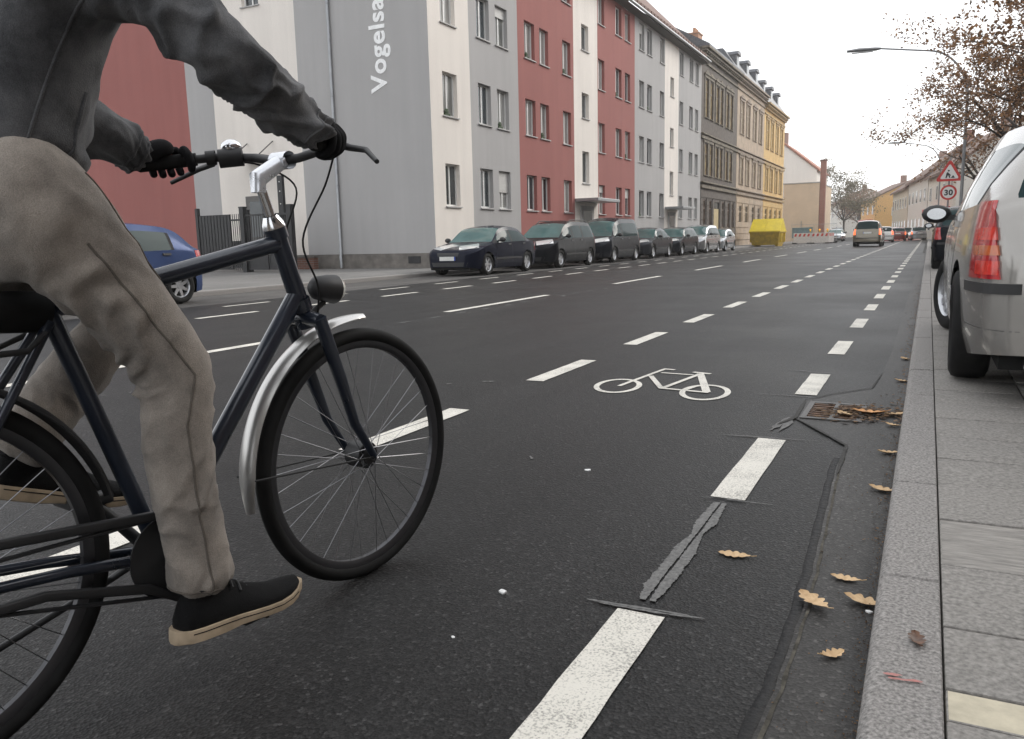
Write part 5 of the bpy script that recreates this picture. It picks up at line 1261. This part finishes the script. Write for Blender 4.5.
# ------------------------------------------------------------------ rider, in the bicycle's frame
person = thing('person', 'person in a grey jacket, taupe jeans, black gloves and black shoes riding the bicycle', 'person', BO, -HD)
def skin_mesh(chains, radii, lv=2, root=0):
    """grow one surface over connected joints; chains: list of joint-name lists, radii: joint -> (pos, rx, ry)"""
    names = list(radii); ix = {n_: i for i, n_ in enumerate(names)}
    es = []
    for c in chains:
        for a, b in zip(c[:-1], c[1:]): es.append((ix[a], ix[b]))
    me = bpy.data.meshes.new('tmp'); me.from_pydata([radii[n_][0] for n_ in names], es, [])
    o = bpy.data.objects.new('tmp', me); COL.objects.link(o)
    o.modifiers.new('s', 'SKIN'); 
    if not me.skin_vertices: 
        me.skin_vertices.new() if hasattr(me.skin_vertices, 'new') else None
    for i, n_ in enumerate(names):
        v = me.skin_vertices[0].data[i]; v.radius = radii[n_][1:3]; v.use_root = (i == root)
    sm = o.modifiers.new('u', 'SUBSURF'); sm.levels = lv; sm.render_levels = lv
    bpy.context.view_layer.update(); dg = bpy.context.evaluated_depsgraph_get()
    r = bpy.data.meshes.new_from_object(o.evaluated_get(dg)); bpy.data.objects.remove(o); bpy.data.meshes.remove(me)
    return r
def wrinkle(me, amp, freq, seed=0., aniso=(1,1,2.2), extra=None):
    n = np.zeros(len(me.vertices)*3); me.vertices.foreach_get('normal', n)
    for i, v in enumerate(me.vertices):
        p = v.co; q = Vector((p.x*aniso[0]*freq+seed, p.y*aniso[1]*freq, p.z*aniso[2]*freq))
        d_ = amp*(abs(noise.noise(q))*-1.6+.45) + amp*.5*noise.noise(q*2.3)
        if extra: d_ += extra(p)
        v.co = p+Vector(n[3*i:3*i+3])*d_
    me.update()
def put(me, name, mt, parent=person, sm=80):
    me.materials.clear(); me.materials.append(mt); me.name = name
    return link(name, me, parent, sm)
def cloth(name, col, col2, seed=1):
    m, nt, b = nt_new(name); L = nt.links.new
    tc = N(nt, 'ShaderNodeTexCoord'); n1 = N(nt, 'ShaderNodeTexNoise'); n1.inputs['Scale'].default_value = 7; n1.inputs['Detail'].default_value = 8; n1.inputs['Roughness'].default_value = .65
    L(tc.outputs['Object'], n1.inputs['Vector']); cr_ = N(nt, 'ShaderNodeValToRGB'); cr_.color_ramp.elements[0].position = .32; cr_.color_ramp.elements[1].position = .68
    cr_.color_ramp.elements[0].color = (*col,1); cr_.color_ramp.elements[1].color = (*col2,1); L(n1.outputs['Fac'], cr_.inputs[0]); L(cr_.outputs[0], b.inputs['Base Color'])
    yn = N(nt, 'ShaderNodeTexNoise'); yn.inputs['Scale'].default_value = 480; yn.inputs['Detail'].default_value = 2; L(tc.outputs['Object'], yn.inputs['Vector'])
    ym = N(nt, 'ShaderNodeMapRange'); ym.inputs['From Min'].default_value = .3; ym.inputs['From Max'].default_value = .7; ym.inputs['To Min'].default_value = .80; ym.inputs['To Max'].default_value = 1.16; L(yn.outputs['Fac'], ym.inputs['Value'])
    yc = N(nt, 'ShaderNodeCombineColor'); [L(ym.outputs[0], yc.inputs[q]) for q in range(3)]
    yx = N(nt, 'ShaderNodeMix', data_type='RGBA', blend_type='MULTIPLY'); yx.inputs['Factor'].default_value = 1; L(cr_.outputs[0], yx.inputs['A']); L(yc.outputs[0], yx.inputs['B']); L(yx.outputs['Result'], b.inputs['Base Color'])
    w_ = N(nt, 'ShaderNodeTexNoise'); w_.inputs['Scale'].default_value = 420; L(tc.outputs['Object'], w_.inputs['Vector'])
    bp = N(nt, 'ShaderNodeBump'); bp.inputs['Strength'].default_value = .6; bp.inputs['Distance'].default_value = .003; L(w_.outputs['Fac'], bp.inputs['Height']); L(bp.outputs[0], b.inputs['Normal'])
    b.inputs['Roughness'].default_value = .92; b.inputs['Sheen Weight'].default_value = .15 if max(col) > .012 else 0.; b.inputs['Specular IOR Level'].default_value = .2
    return m
M_SKIN = mat('skin', (.50,.31,.23), .5, var=.05, scale=20); M_HAIR = mat('hair_brown', (.05,.032,.02), .6, var=.3, scale=60, bump=.5, bscale=90, stretch=(1,1,.2))
M_JACKET = cloth('jacket_cloth', (.013,.014,.017), (.15,.151,.156)); M_JEANS = cloth('jeans_cloth', (.165,.148,.132), (.38,.335,.29)); M_GLOVE = cloth('glove_knit', (.006,.006,.007), (.014,.014,.016))
M_SHOE = cloth('shoe_canvas', (.005,.005,.0055), (.012,.012,.0125)); M_SOLE = mat('sole_cream', (.46,.36,.25), .7, var=.15, scale=20)
V = Vector
hipR, hipL = V((.095,.24,1.00)), V((-.095,.22,1.00)); knR, knL = V((.125,.478,.70)), V((-.12,.525,.825)); anR, anL = V((.13,.482,.235)), V((-.13,.25,.53))
shR, shL = V((.19,.36,1.50)), V((-.19,.36,1.50)); wrR, wrL = V((.315,.705,1.182)), V((-.315,.705,1.188)); elR, elL = V((.335,.475,1.305)), V((-.33,.475,1.305))
# body: one continuous figure under the clothes, with head and face
J = {'pelvis': (V((0,.19,1.02)),.10,.09),'belly': (V((0,.25,1.17)),.095,.075),'chest': (V((0,.33,1.36)),.115,.085),'neck0': (V((0,.385,1.53)),.055,.05),'neck1': (V((0,.425,1.60)),.05,.048),
     'head0': (V((0,.46,1.66)),.062,.075),'head1': (V((0,.465,1.735)),.074,.09),'head2': (V((0,.455,1.80)),.05,.06),
     'shR': (shR-V((.02,0,.03)),.05,.05),'elR': (elR,.036,.036),'wrR': (wrR,.026,.022),'shL': (shL+V((.02,0,-.03)),.05,.05),'elL': (elL,.036,.036),'wrL': (wrL,.026,.022),
     'hR': (hipR,.075,.075),'kR': (knR,.05,.05),'aR': (anR,.035,.035),'hL': (hipL,.075,.075),'kL': (knL,.05,.05),'aL': (anL,.035,.035)}
me = skin_mesh([['pelvis','belly','chest','neck0','neck1','head0','head1','head2'],['chest','shR','elR','wrR'],['chest','shL','elL','wrL'],['pelvis','hR','kR','aR'],['pelvis','hL','kL','aL']], J, 2)
put(me, 'body', M_SKIN)
hc = V((0,.47,1.715))
m = MB(); m.rings([[V((0,.562+.022*k,1.735-.018*k))+V((.010*(1+.35*k)*cos(a),.01*sin(a),.012*sin(a))) for a in [2*pi*j/8 for j in range(8)]] for k in (0,.6,1.3,1.7)]); part(m, 'nose', M_SKIN, person, 80)
for s in (-1,1):
    m = MB(); m.ball((s*.031,.545,1.742), .012, 10); e = part(m, 'eye', mat('eye_white', (.75,.73,.7), .3) if 'eye_white' not in MATS else MATS['eye_white'], person, 80)
    m = MB(); m.ball((s*.031,.5545,1.741), .0052, 8); part(m, 'iris', M_HAIR, e, 80)
    m = MB(); m.ball((s*.079,.455,1.725), .03, 10, 0, (.35,.6,1)); part(m, 'ear', M_SKIN, person, 80)
    m = MB(); m.tube([(s*.014,.562,1.763),(s*.032,.562,1.767),(s*.048,.550,1.760)], .0045, 6); part(m, 'eyebrow', M_HAIR, person, 80)
m = MB(); m.tube([(-.022,.553,1.675),(0,.562,1.674),(.022,.553,1.675)], [.004,.007,.004], 8); part(m, 'mouth', mat('lips', (.38,.16,.13), .5), person, 80)
m = MB(); m.ball((0,.445,1.768), .098, 18, 0, (.88,1.05,.80)); hr = part(m, 'hair', M_HAIR, person, 80)
for v in hr.data.vertices: v.co += v.normal*.008*noise.noise(v.co*40)
# trousers: hips and both legs in one surface, creased round knee, hip and hem
def seg_info(p, segs):
    best = None
    for k, (a, b) in enumerate(segs):
        ab = b-a; t = max(0, min(1, (p-a).dot(ab)/ab.length_squared)); q = a+ab*t; d_ = (p-q).length
        if best is None or d_ < best[0]: best = (d_, k, t, q, ab.length)
    return best
def creases(me, segs, joints, amp, freq=9., seed=0., base=.3):
    """narrow folds running slantwise round each limb, strongest where it bends"""
    n = np.zeros(len(me.vertices)*3); me.vertices.foreach_get('normal', n); new = []
    for i, v in enumerate(me.vertices):
        p = v.co; d_, k, t, q, L_ = seg_info(p, segs); a, b = segs[k]; ax_ = (b-a).normalized()
        e1 = ax_.cross(Vector((1,0,0)) if abs(ax_.x) < .8 else Vector((0,1,0))).normalized(); e2 = ax_.cross(e1); r = p-q; ang = atan2(r.dot(e2), r.dot(e1))
        s_ = (t*L_)*freq; wgt = base
        for c, w_ in joints: wgt = max(wgt, math.exp(-((p-c).length/w_)**2))
        warp = 1.3*noise.noise(p*6+Vector((seed,0,0)))+.6*noise.noise(p*13)
        f1 = (1-abs(sin(pi*(s_+.9*cos(ang+k)+warp))))**2.2
        f2 = (1-abs(sin(pi*(s_*.63-1.2*sin(ang*1.0+2*k+seed)+warp*1.4+.3))))**1.8
        big = noise.noise(p*4.5+Vector((seed*2,3,1)))
        gate = max(0, min(1, .55+1.6*noise.noise(p*5.5+Vector((0,seed,9)))))
        dz = amp*wgt*(f1*1.0+f2*.8-.45)*gate+amp*.30*big
        new.append(p+Vector(n[3*i:3*i+3])*dz)
    for v, p in zip(me.vertices, new): v.co = p
    bm = bmesh.new(); bm.from_mesh(me)
    for _ in range(2): bmesh.ops.smooth_vert(bm, verts=bm.verts, factor=.5, use_axis_x=True, use_axis_y=True, use_axis_z=True)
    bm.to_mesh(me); bm.free(); me.update()
J = {'p': (V((0,.205,1.02)),.150,.130),'p2': (V((0,.235,1.20)),.140,.115),'hR': (V((.10,.268,1.005)),.112,.116),'tR': (V((.115,.372,.86)),.088,.090),'kR': (knR,.076,.082),'cR': (V((.128,.455,.60)),.072,.076),'c2R': (V((.13,.465,.42)),.068,.073),'aR': (V((.13,.482,.27)),.070,.080),'eR': (V((.13,.486,.210)),.073,.086),
     'hL': (V((-.10,.235,.975)),.112,.116),'tL': (V((-.115,.38,.895)),.090,.092),'kL': (knL,.074,.078),'cL': (V((-.13,.40,.69)),.070,.074),'aL': (V((-.13,.275,.565)),.068,.076),'eL': (V((-.13,.245,.535)),.070,.078)}
me = skin_mesh([['p','p2'],['p','hR','tR','kR','cR','c2R','aR','eR'],['p','hL','tL','kL','cL','aL','eL']], J, 4)
sg_ = [(J[a][0], J[b][0]) for a, b in (('p','p2'),('hR','tR'),('tR','kR'),('kR','c2R'),('c2R','eR'),('hL','tL'),('tL','kL'),('kL','eL'))]
creases(me, sg_, [(knR,.16),(V((.13,.47,.29)),.07),(V((.10,.33,.93)),.13),(knL,.14),(V((-.1,.33,.93)),.13)], .034, 11., 3.)
tr = put(me, 'trousers', M_JEANS, sm=180)
def bvh_of(o): return BVHTree.FromPolygons([v.co.copy() for v in o.data.vertices], [list(p.vertices) for p in o.data.polygons])
def seam_on(tree_, pts, dr, r, name, mt, parent):
    P = []
    for p in pts:
        d_ = dr(p) if callable(dr) else dr; h = tree_.ray_cast(V(p)+V(d_)*.5, -V(d_))
        if h[0] is not None and (not P or (h[0]-P[-1]).length < .12): P.append(h[0])
    if len(P) > 2: m = MB(); m.tube(P, r, 6); part(m, name, mt, parent, 80)
M_SEAM = cloth('seam_thread', (.10,.085,.07), (.16,.14,.12))
tb = bvh_of(tr)
leg = [J[k][0] for k in ('hR','tR','kR','cR','c2R','aR','eR')]
pts = [leg[k]*(1-t)+leg[k+1]*t for k in range(6) for t in [q/14 for q in range(14)]]
seam_on(tb, [p-V((0,.012,0)) for p in pts[4:]], V((1,0,0)), .0028, 'side_seam', M_SEAM, tr)
seam_on(tb, [V((.13,.30+.016*k,1.09-.012*k-.0016*k*k)) for k in range(9)], V((.9,.45,0)).normalized(), .0026, 'pocket_edge', M_SEAM, tr)
seam_on(tb, [V((.13,.486+.083*cos(2*pi*k/30),.226+.004*sin(2*pi*k/15))) for k in range(0)] or [V((.13,.486,.228))+V((0,0,0))*k for k in range(1)], V((1,0,0)), .003, 'hem', M_SEAM, tr)
def ring_on(tree_, c, axis, r, name, mt, parent, n=48):
    axis = V(axis).normalized(); e1 = axis.cross(V((1,0,0)) if abs(axis.x) < .8 else V((0,1,0))).normalized(); e2 = axis.cross(e1); P = []
    for k in range(n):
        a = 2*pi*k/n; d_ = e1*cos(a)+e2*sin(a); h = tree_.ray_cast(V(c)+d_*.4, -d_)
        if h[0] is not None: P.append(h[0])
    if len(P) > 8: m = MB(); m.tube(P+[P[0]], r, 6, cap=False); part(m, name, mt, parent, 80)
ring_on(tb, (.13,.485,.232), (0,.1,1), .0032, 'hem_seam', M_SEAM, tr)
# jacket: torso and sleeves in one surface
J = {'hem': (V((0,.215,1.05)),.168,.140),'w': (V((0,.26,1.18)),.168,.140),'c': (V((0,.33,1.35)),.178,.145),'n': (V((0,.365,1.50)),.105,.085),'col': (V((0,.395,1.565)),.068,.066),
     'sR': (shR-V((.01,0,.03)),.086,.086),'uR': (V((.29,.42,1.39)),.074,.074),'eR': (elR,.067,.067),'fR': (V((.328,.60,1.237)),.058,.058),'wR': (V((.315,.725,1.172)),.047,.047),
     'sL': (shL+V((.01,0,-.03)),.086,.086),'uL': (V((-.29,.42,1.39)),.074,.074),'eL': (elL,.067,.067),'fL': (V((-.328,.60,1.24)),.058,.058),'wL': (V((-.315,.725,1.177)),.047,.047)}
me = skin_mesh([['hem','w','c','n','col'],['c','sR','uR','eR','fR','wR'],['c','sL','uL','eL','fL','wL']], J, 4, 2)
sg_ = [(J[a][0], J[b][0]) for a, b in (('hem','c'),('c','n'),('sR','uR'),('uR','eR'),('eR','fR'),('fR','wR'),('sL','uL'),('uL','eL'),('eL','fL'),('fL','wL'))]
creases(me, sg_, [(elR,.16),(J['wR'][0],.10),(J['sR'][0],.15),(elL,.16),(J['sL'][0],.15),(V((0,.3,1.12)),.16)], .036, 9.5, 9., .42)
jk = put(me, 'jacket', M_JACKET, sm=180); jb = bvh_of(jk)
ring_on(jb, (0,.222,1.075), (0,.2,1), .005, 'hem_band', M_JACKET, jk, 64)
for sfx in ('R','L'):
    w_, f_ = J['w'+sfx][0], J['f'+sfx][0]; ring_on(jb, w_*.80+f_*.20, w_-f_, .004, 'cuff_seam', M_JACKET, jk); ring_on(jb, w_*.62+f_*.38, w_-f_, .003, 'cuff_edge', M_JACKET, jk)
seam_on(jb, [V((.0,.26+.07*k/14,1.10+.36*k/14)) for k in range(15)], V((0,1,0)), .006, 'zip', M_PLASTIC, jk)
seam_on(jb, [V((.1,.20+.13*k/14,1.08+.36*k/14)) for k in range(15)], V((1,0,0)), .003, 'side_seam', M_JACKET, jk)
seam_on(jb, [V((.1,.27+.045*k/8,1.11+.14*k/8)) for k in range(9)], V((.85,.5,0)).normalized(), .0045, 'pocket_edge', M_JACKET, jk)
# gloves: palm, four fingers and thumb closed on the grips
def glove(s, wr, grip_a, grip_b):
    ga, gb = V(grip_a), V(grip_b); axis = (ga-gb).normalized()          # towards the bar's middle
    c = ga*.55+gb*.45; fwd = V((0,1,-.25)); fwd = (fwd-axis*fwd.dot(axis)).normalized(); up = axis.cross(fwd)*(1 if axis.cross(fwd).z > 0 else -1)
    J = {}; ch = []
    J['w'] = (wr-V((0,.055,-.022)),.037,.035); J['w2'] = (wr,.034,.030); J['p'] = (c-fwd*.030+up*.034,.042,.026); J['k'] = (c+fwd*.012+up*.037,.042,.019)
    me0 = skin_mesh([['w','w2','p','k']], J, 2)
    bm = bmesh.new(); bm.from_mesh(me0)
    for q in range(4):
        o = (q-1.5)*.0215; L_ = (.93,1.03,1.0,.82)[q]; b = c+axis*(-o*1.0)
        JJ = {'a': (b-fwd*.012+up*.036,.0115,.0115),'b': (b+fwd*.022*L_+up*.030,.0112,.0112),'c': (b+fwd*.034*L_+up*.004,.0105,.0105),'d': (b+fwd*.022*L_-up*.022,.0100,.0100),'e': (b+fwd*.002-up*.028*L_,.0085,.0085)}
        mm = skin_mesh([['a','b','c','d','e']], JJ, 2); bm.from_mesh(mm)
    b = c+axis*.045
    JJ = {'a': (b-fwd*.022+up*.022,.015,.015),'b': (b-fwd*.024-up*.004+axis*.012,.0125,.0125),'c': (b-fwd*.006-up*.026+axis*.016,.0115,.0115),'d': (b+fwd*.014-up*.030+axis*.012,.0095,.0095)}
    mm = skin_mesh([['a','b','c','d']], JJ, 2); bm.from_mesh(mm)
    r = bpy.data.meshes.new('glove'); bm.to_mesh(r); bm.free(); put(r, 'glove', M_GLOVE)
for s, P in zip((-1,1), bar): glove(s, wrL+V((0,.01,-.01)) if s < 0 else wrR+V((0,.01,-.01)), P[4]+(P[3]-P[4])*.30, P[5])
# shoes
def shoe(s, an, pitch, heel):
    """heel: point under the heel; pitch: toe down angle"""
    M_ = Matrix.Translation(heel) @ Matrix.Rotation(-pitch, 4, 'X')
    prof = [(-.004,.012,.050),(0,.022,.060),(.012,.032,.088),(.04,.036,.106),(.09,.035,.104),(.13,.036,.088),(.165,.041,.074),(.20,.045,.063),(.235,.046,.054),(.265,.043,.047),(.29,.033,.041),(.306,.020,.036),(.312,.008,.030)]
    rg = []
    for y, w_, h in prof:
        ring = []
        for k in range(24):
            a = 2*pi*k/24; x = w_*cos(a)*(1.0 if sin(a) < .3 else 1-.35*(sin(a)-.3)); z = .022+ (h-.022)*max(0, sin(a))**.8 + min(0, sin(a))*.010
            toe = .018*max(0, (y-.22)/.09)**1.5
            ring.append(M_ @ V((x, y, z+toe)))
        rg.append(ring)
    m = MB(); m.rings(rg); sh = part(m, 'shoe', M_SHOE, person, 70)
    m = MB(); rg = []
    for y, w_, h in [(-.013,.010,0),(-.009,.020,0)]+prof[1:-1]+[(.318,.016,0),(.323,.008,0)]:
        wq = w_+.0045 if 0 <= y < .31 else w_; sp = .018*max(0, (y-.22)/.09)**1.5; hl_ = .006 if y < .10 else .006*max(0, 1-(y-.1)/.04)
        rg.append([M_ @ V((wq*x, y, z+sp)) for x, z in ((-1,-.002-hl_),(-1.03,.006),(-1.0,.019),(1.0,.019),(1.03,.006),(1,-.002-hl_),(.8,-.005-hl_),(-.8,-.005-hl_))])
    m.rings(rg); so_ = part(m, 'sole', M_SOLE, sh, 50)
    m = MB(); rg = [] 
    for y, w_, h in prof[2:-2]:
        sp = .018*max(0, (y-.22)/.09)**1.5; rg.append((y, w_+.0052, sp))
    for sd_ in (-1,1): m.tube([M_ @ V((sd_*w_, y, .0115+sp)) for y, w_, sp in rg], .0012, 5)
    part(m, 'sole_groove', M_SHOE, so_)
    m = MB()
    for q in range(6): y = .095+.021*q; zz = .108-.0125*q; m.tube([M_ @ V((-.026,y,zz-.014)), M_ @ V((-.012,y+.003,zz-.001)), M_ @ V((.0,y+.005,zz+.002)), M_ @ V((.012,y+.003,zz-.001)), M_ @ V((.026,y,zz-.014))], .0028, 6)
    part(m, 'laces', mat('lace', (.05,.05,.052), .9) if 'lace' not in MATS else MATS['lace'], sh)
    m = MB(); m.tube([M_ @ V((0,.052,.10)), M_ @ V((0,.050,.112))], [.039,.036], 18, flat=(1.15,.9)); part(m, 'collar', M_GLOVE, sh, 60)
    m = MB(); m.tube([an+V((0,0,.04)), M_ @ V((0,.05,.085))], [.033,.034], 14); part(m, 'sock', M_GLOVE, sh, 60)
shoe(1, anR, RAD(5), V((.14,.412,.142))); shoe(-1, anL, RAD(22), V((-.14,.20,.475)))
# ------------------------------------------------------------------ fallen leaves and litter
def oak_leaf(m, L_, rnd, curl):
    """lobed outline, gently cupped"""
    n = 30; up = []
    for i in range(n+1):
        t = i/n; w_ = .34*L_*sin(pi*min(1, t*1.02))**.7*(1-.35*(1-t))*(.42+.58*abs(cos(t*pi*4.3))**.7)
        up.append((t, w_))
    vs = []; 
    for t, w_ in up: z = curl*L_*((t-.5)**2*1.3); vs += [(-w_, t*L_, z+curl*w_*.9+.002), (0, t*L_, z), (w_, t*L_, z+curl*w_*.6+.002)]
    fs = []
    for i in range(n): a = 3*i; fs += [(a,a+1,a+4,a+3),(a+1,a+2,a+5,a+4)]
    m.add(vs, fs); m.tube([(0,0,curl*L_*.33), (.004,-.16*L_,curl*L_*.5)], .0012, 5)
rl = random.Random(4)
GL = 'fallen oak leaves'
def leaf(lab, x, y, z, L_, rot, mt, curl=.35, tilt=0.):
    m = MB(); oak_leaf(m, L_, rl, curl); m.xf(Matrix.Rotation(tilt, 4, 'X') @ Matrix.Translation((0,-L_/2,0)))
    zmin = min(v[2] for v in m.v); m.v = [(a,b,c-zmin) for a,b,c in m.v]
    o = m.build('oak_leaf', mt, None, 60); o.location = (x, y, z+.001); o.rotation_euler = (0,0,rot); tag(o, lab, 'leaf', GL)
LD, LW = M_LEAFDRY, M_LEAFDARK
leaf('large pale lobed leaf lying against the kerb beside the white scrap', -.095, 2.13, .004, 0.111, 1.35, LD, .45)
leaf('lobed brown leaf on the bitumen seam left of the large pale leaf', -.215, 2.07, .012, 0.111, .75, LD, .3)
leaf('small flat leaf in the gutter just above the large pale leaf', -.155, 2.27, .004, 0.081, 1.45, LD, .25)
leaf('small curled leaf alone in the gutter nearest the viewer', -.145, 1.82, .004, 0.062, -.85, LD, .5)
leaf('thin leaf lying on the asphalt beside the grey paint smear', -.47, 2.33, 0, 0.098, 1.62, LD, .12)
leaf('small dark leaf lying on top of the kerb', .022, 1.77, .101, 0.065, .15, LW, .4)
leaf('orange leaf on the road seen through the rear wheel', -3.2, 1.96, 0, 0.132, 1.3, LD, .3)
leaf('pair of curled leaves by the kerb above the puddle patch', -.10, 3.15, .004, 0.111, 1.2, LD, .4)
leaf('bright orange leaf in the gully, largest of the cluster there', -.235, 4.50, .012, 0.165, 1.5, mat('bright_orange_leaf', (.55,.27,.10), .6, var=.3, scale=30), .35)
leaf('tan leaf in the gully between the grating and the bright leaf', -.345, 4.42, .012, 0.110, .6, LD, .35)
leaf('brown leaf at the kerb end of the gully', -.11, 4.52, .006, 0.117, 2.2, LD, .4)
leaf('leaf by the kerb just in front of the gully', -.11, 4.27, .006, 0.078, 1.0, LD, .4)
leaf('leaf by the kerb halfway between gully and puddle', -.105, 3.72, .004, 0.091, 1.7, LD, .4)
leaf('leaf by the kerb well beyond the gully', -.10, 5.6, .004, 0.104, 1.2, LD, .4)
leaf('small leaf by the kerb farthest along the gutter', -.11, 6.6, .004, 0.104, .5, LD, .4)
# a few scraps of litter
def scrap(lab, x, y, z, s, seed, name='paper_scrap'):
    m = MB(); r_ = random.Random(seed); P = [(s*(.6+.4*r_.random())*cos(a), s*(.45+.4*r_.random())*sin(a)) for a in [2*pi*k/9 for k in range(9)]]
    m.prism(P, 0, s*.35); m.v = [(a, b, c+(s*.25*r_.random() if c > 0 else 0)) for a, b, c in m.v]
    o = m.build(name, mat('white_litter', (.75,.75,.74), .6) if 'white_litter' not in MATS else MATS['white_litter'], None, 30, bevel=s*.06); o.location = (x, y, z); tag(o, lab, 'litter')
scrap('crumpled white paper scrap on the asphalt by the front wheel', -.985, 1.815, 0, .014, 1)
scrap('white scrap tucked under the large leaf at the kerb', -.085, 2.085, .005, .010, 2)
scrap('flattened pale chewing gum spot farther up the bike lane', -1.21, 3.0, -.004, .016, 3, 'gum_spot')
scrap('small pale fleck on the asphalt below the front wheel', -.98, 1.545, -.002, .007, 4, 'gum_spot')
# wet leaf mush and the gully grating set in the gutter
t = thing('gully_grating', 'rusty gully grating half buried under wet brown leaves in the gutter', 'drain', (-.40, 4.52, .0045), 0)
m = MB(); m.box(-.15,.15,-.225,-.19,0,.006); m.box(-.15,.15,.19,.225,0,.006); m.box(-.15,-.12,-.189,.189,0,.006); m.box(.12,.15,-.189,.189,0,.006); m.box(-.012,.012,-.189,.189,0,.006); m.build('surround', mat('cast_iron', (.075,.07,.066), .5, metal=.4, var=.3, scale=25), t, bevel=.002)
m = MB()
for k in range(7): y = -.16+k*.052; m.box(-.119,-.013,y,y+.022,0,.005); m.box(.013,.119,y,y+.022,0,.005)
m.build('bars', mat('rusty_iron', (.11,.06,.035), .7, var=.4, scale=30), t)
m = MB(); rr = random.Random(8)
for k in range(420):
    x, y = rr.gauss(-.27,.10), rr.gauss(4.52,.10)
    if x > -.06: x = -.07-.03*rr.random()
    if x < -.52: continue
    s = rr.uniform(.008,.026); a = rr.uniform(0,6.3); z = .0065+rr.random()*.012
    m.add([(x+s*cos(a),y+s*sin(a),z),(x+.5*s*cos(a+1.6),y+.5*s*sin(a+1.6),z+.003),(x-s*cos(a),y-s*sin(a),z+.002),(x+.5*s*cos(a-1.6),y+.5*s*sin(a-1.6),z)], [(0,1,2),(0,2,3)])
for k in range(500):
    y = rr.uniform(2.6, 16); x = -.068-abs(rr.gauss(0,.025+.002*y)); s = rr.uniform(.004,.016 if y > 4 else .009); a = rr.uniform(0,6.3); z = .0055+rr.random()*.006
    m.add([(x+s*cos(a),y+s*sin(a),z),(x+.5*s*cos(a+1.6),y+.5*s*sin(a+1.6),z+.003),(x-s*cos(a),y-s*sin(a),z+.002),(x+.5*s*cos(a-1.6),y+.5*s*sin(a-1.6),z)], [(0,1,2),(0,2,3)])
for k in range(700):
    y = rr.uniform(1.2, 4.2); x = -.072-abs(rr.gauss(0,.018)) if rr.random() < .75 else rr.uniform(-.24,-.08); s = rr.uniform(.0012,.004); a = rr.uniform(0,6.3); z = .0048+rr.random()*.003
    m.add([(x+s*cos(a),y+s*sin(a),z),(x+.6*s*cos(a+1.6),y+.6*s*sin(a+1.6),z+.002),(x-s*cos(a),y-s*sin(a),z),(x+.6*s*cos(a-1.6),y+.6*s*sin(a-1.6),z+.001)], [(0,1,2),(0,2,3)])
o = m.build('leaf_litter', leafmat('wet_litter', (.05,.03,.02), (.26,.15,.07)), None); tag(o, 'wet brown leaf fragments collected along the kerb and in the gully', 'leaf litter', kind='stuff')
# ------------------------------------------------------------------ autumn air
m = MB(); m.box(-256, 256, -106, 426, -1.06, 24)
hz = m.build('haze', [], None); tag(hz, kind='stuff', label='thin pale autumn haze filling the street', cat='haze')
hm = bpy.data.materials.new('haze_air'); hm.use_nodes = True; nt = hm.node_tree; nt.nodes.clear()
o_ = nt.nodes.new('ShaderNodeOutputMaterial'); pv = nt.nodes.new('ShaderNodeVolumePrincipled'); pv.inputs['Density'].default_value = .0009; pv.inputs['Color'].default_value = (.97,.95,.92,1); pv.inputs['Anisotropy'].default_value = .55
nt.links.new(pv.outputs[0], o_.inputs['Volume']); hz.data.materials.append(hm)
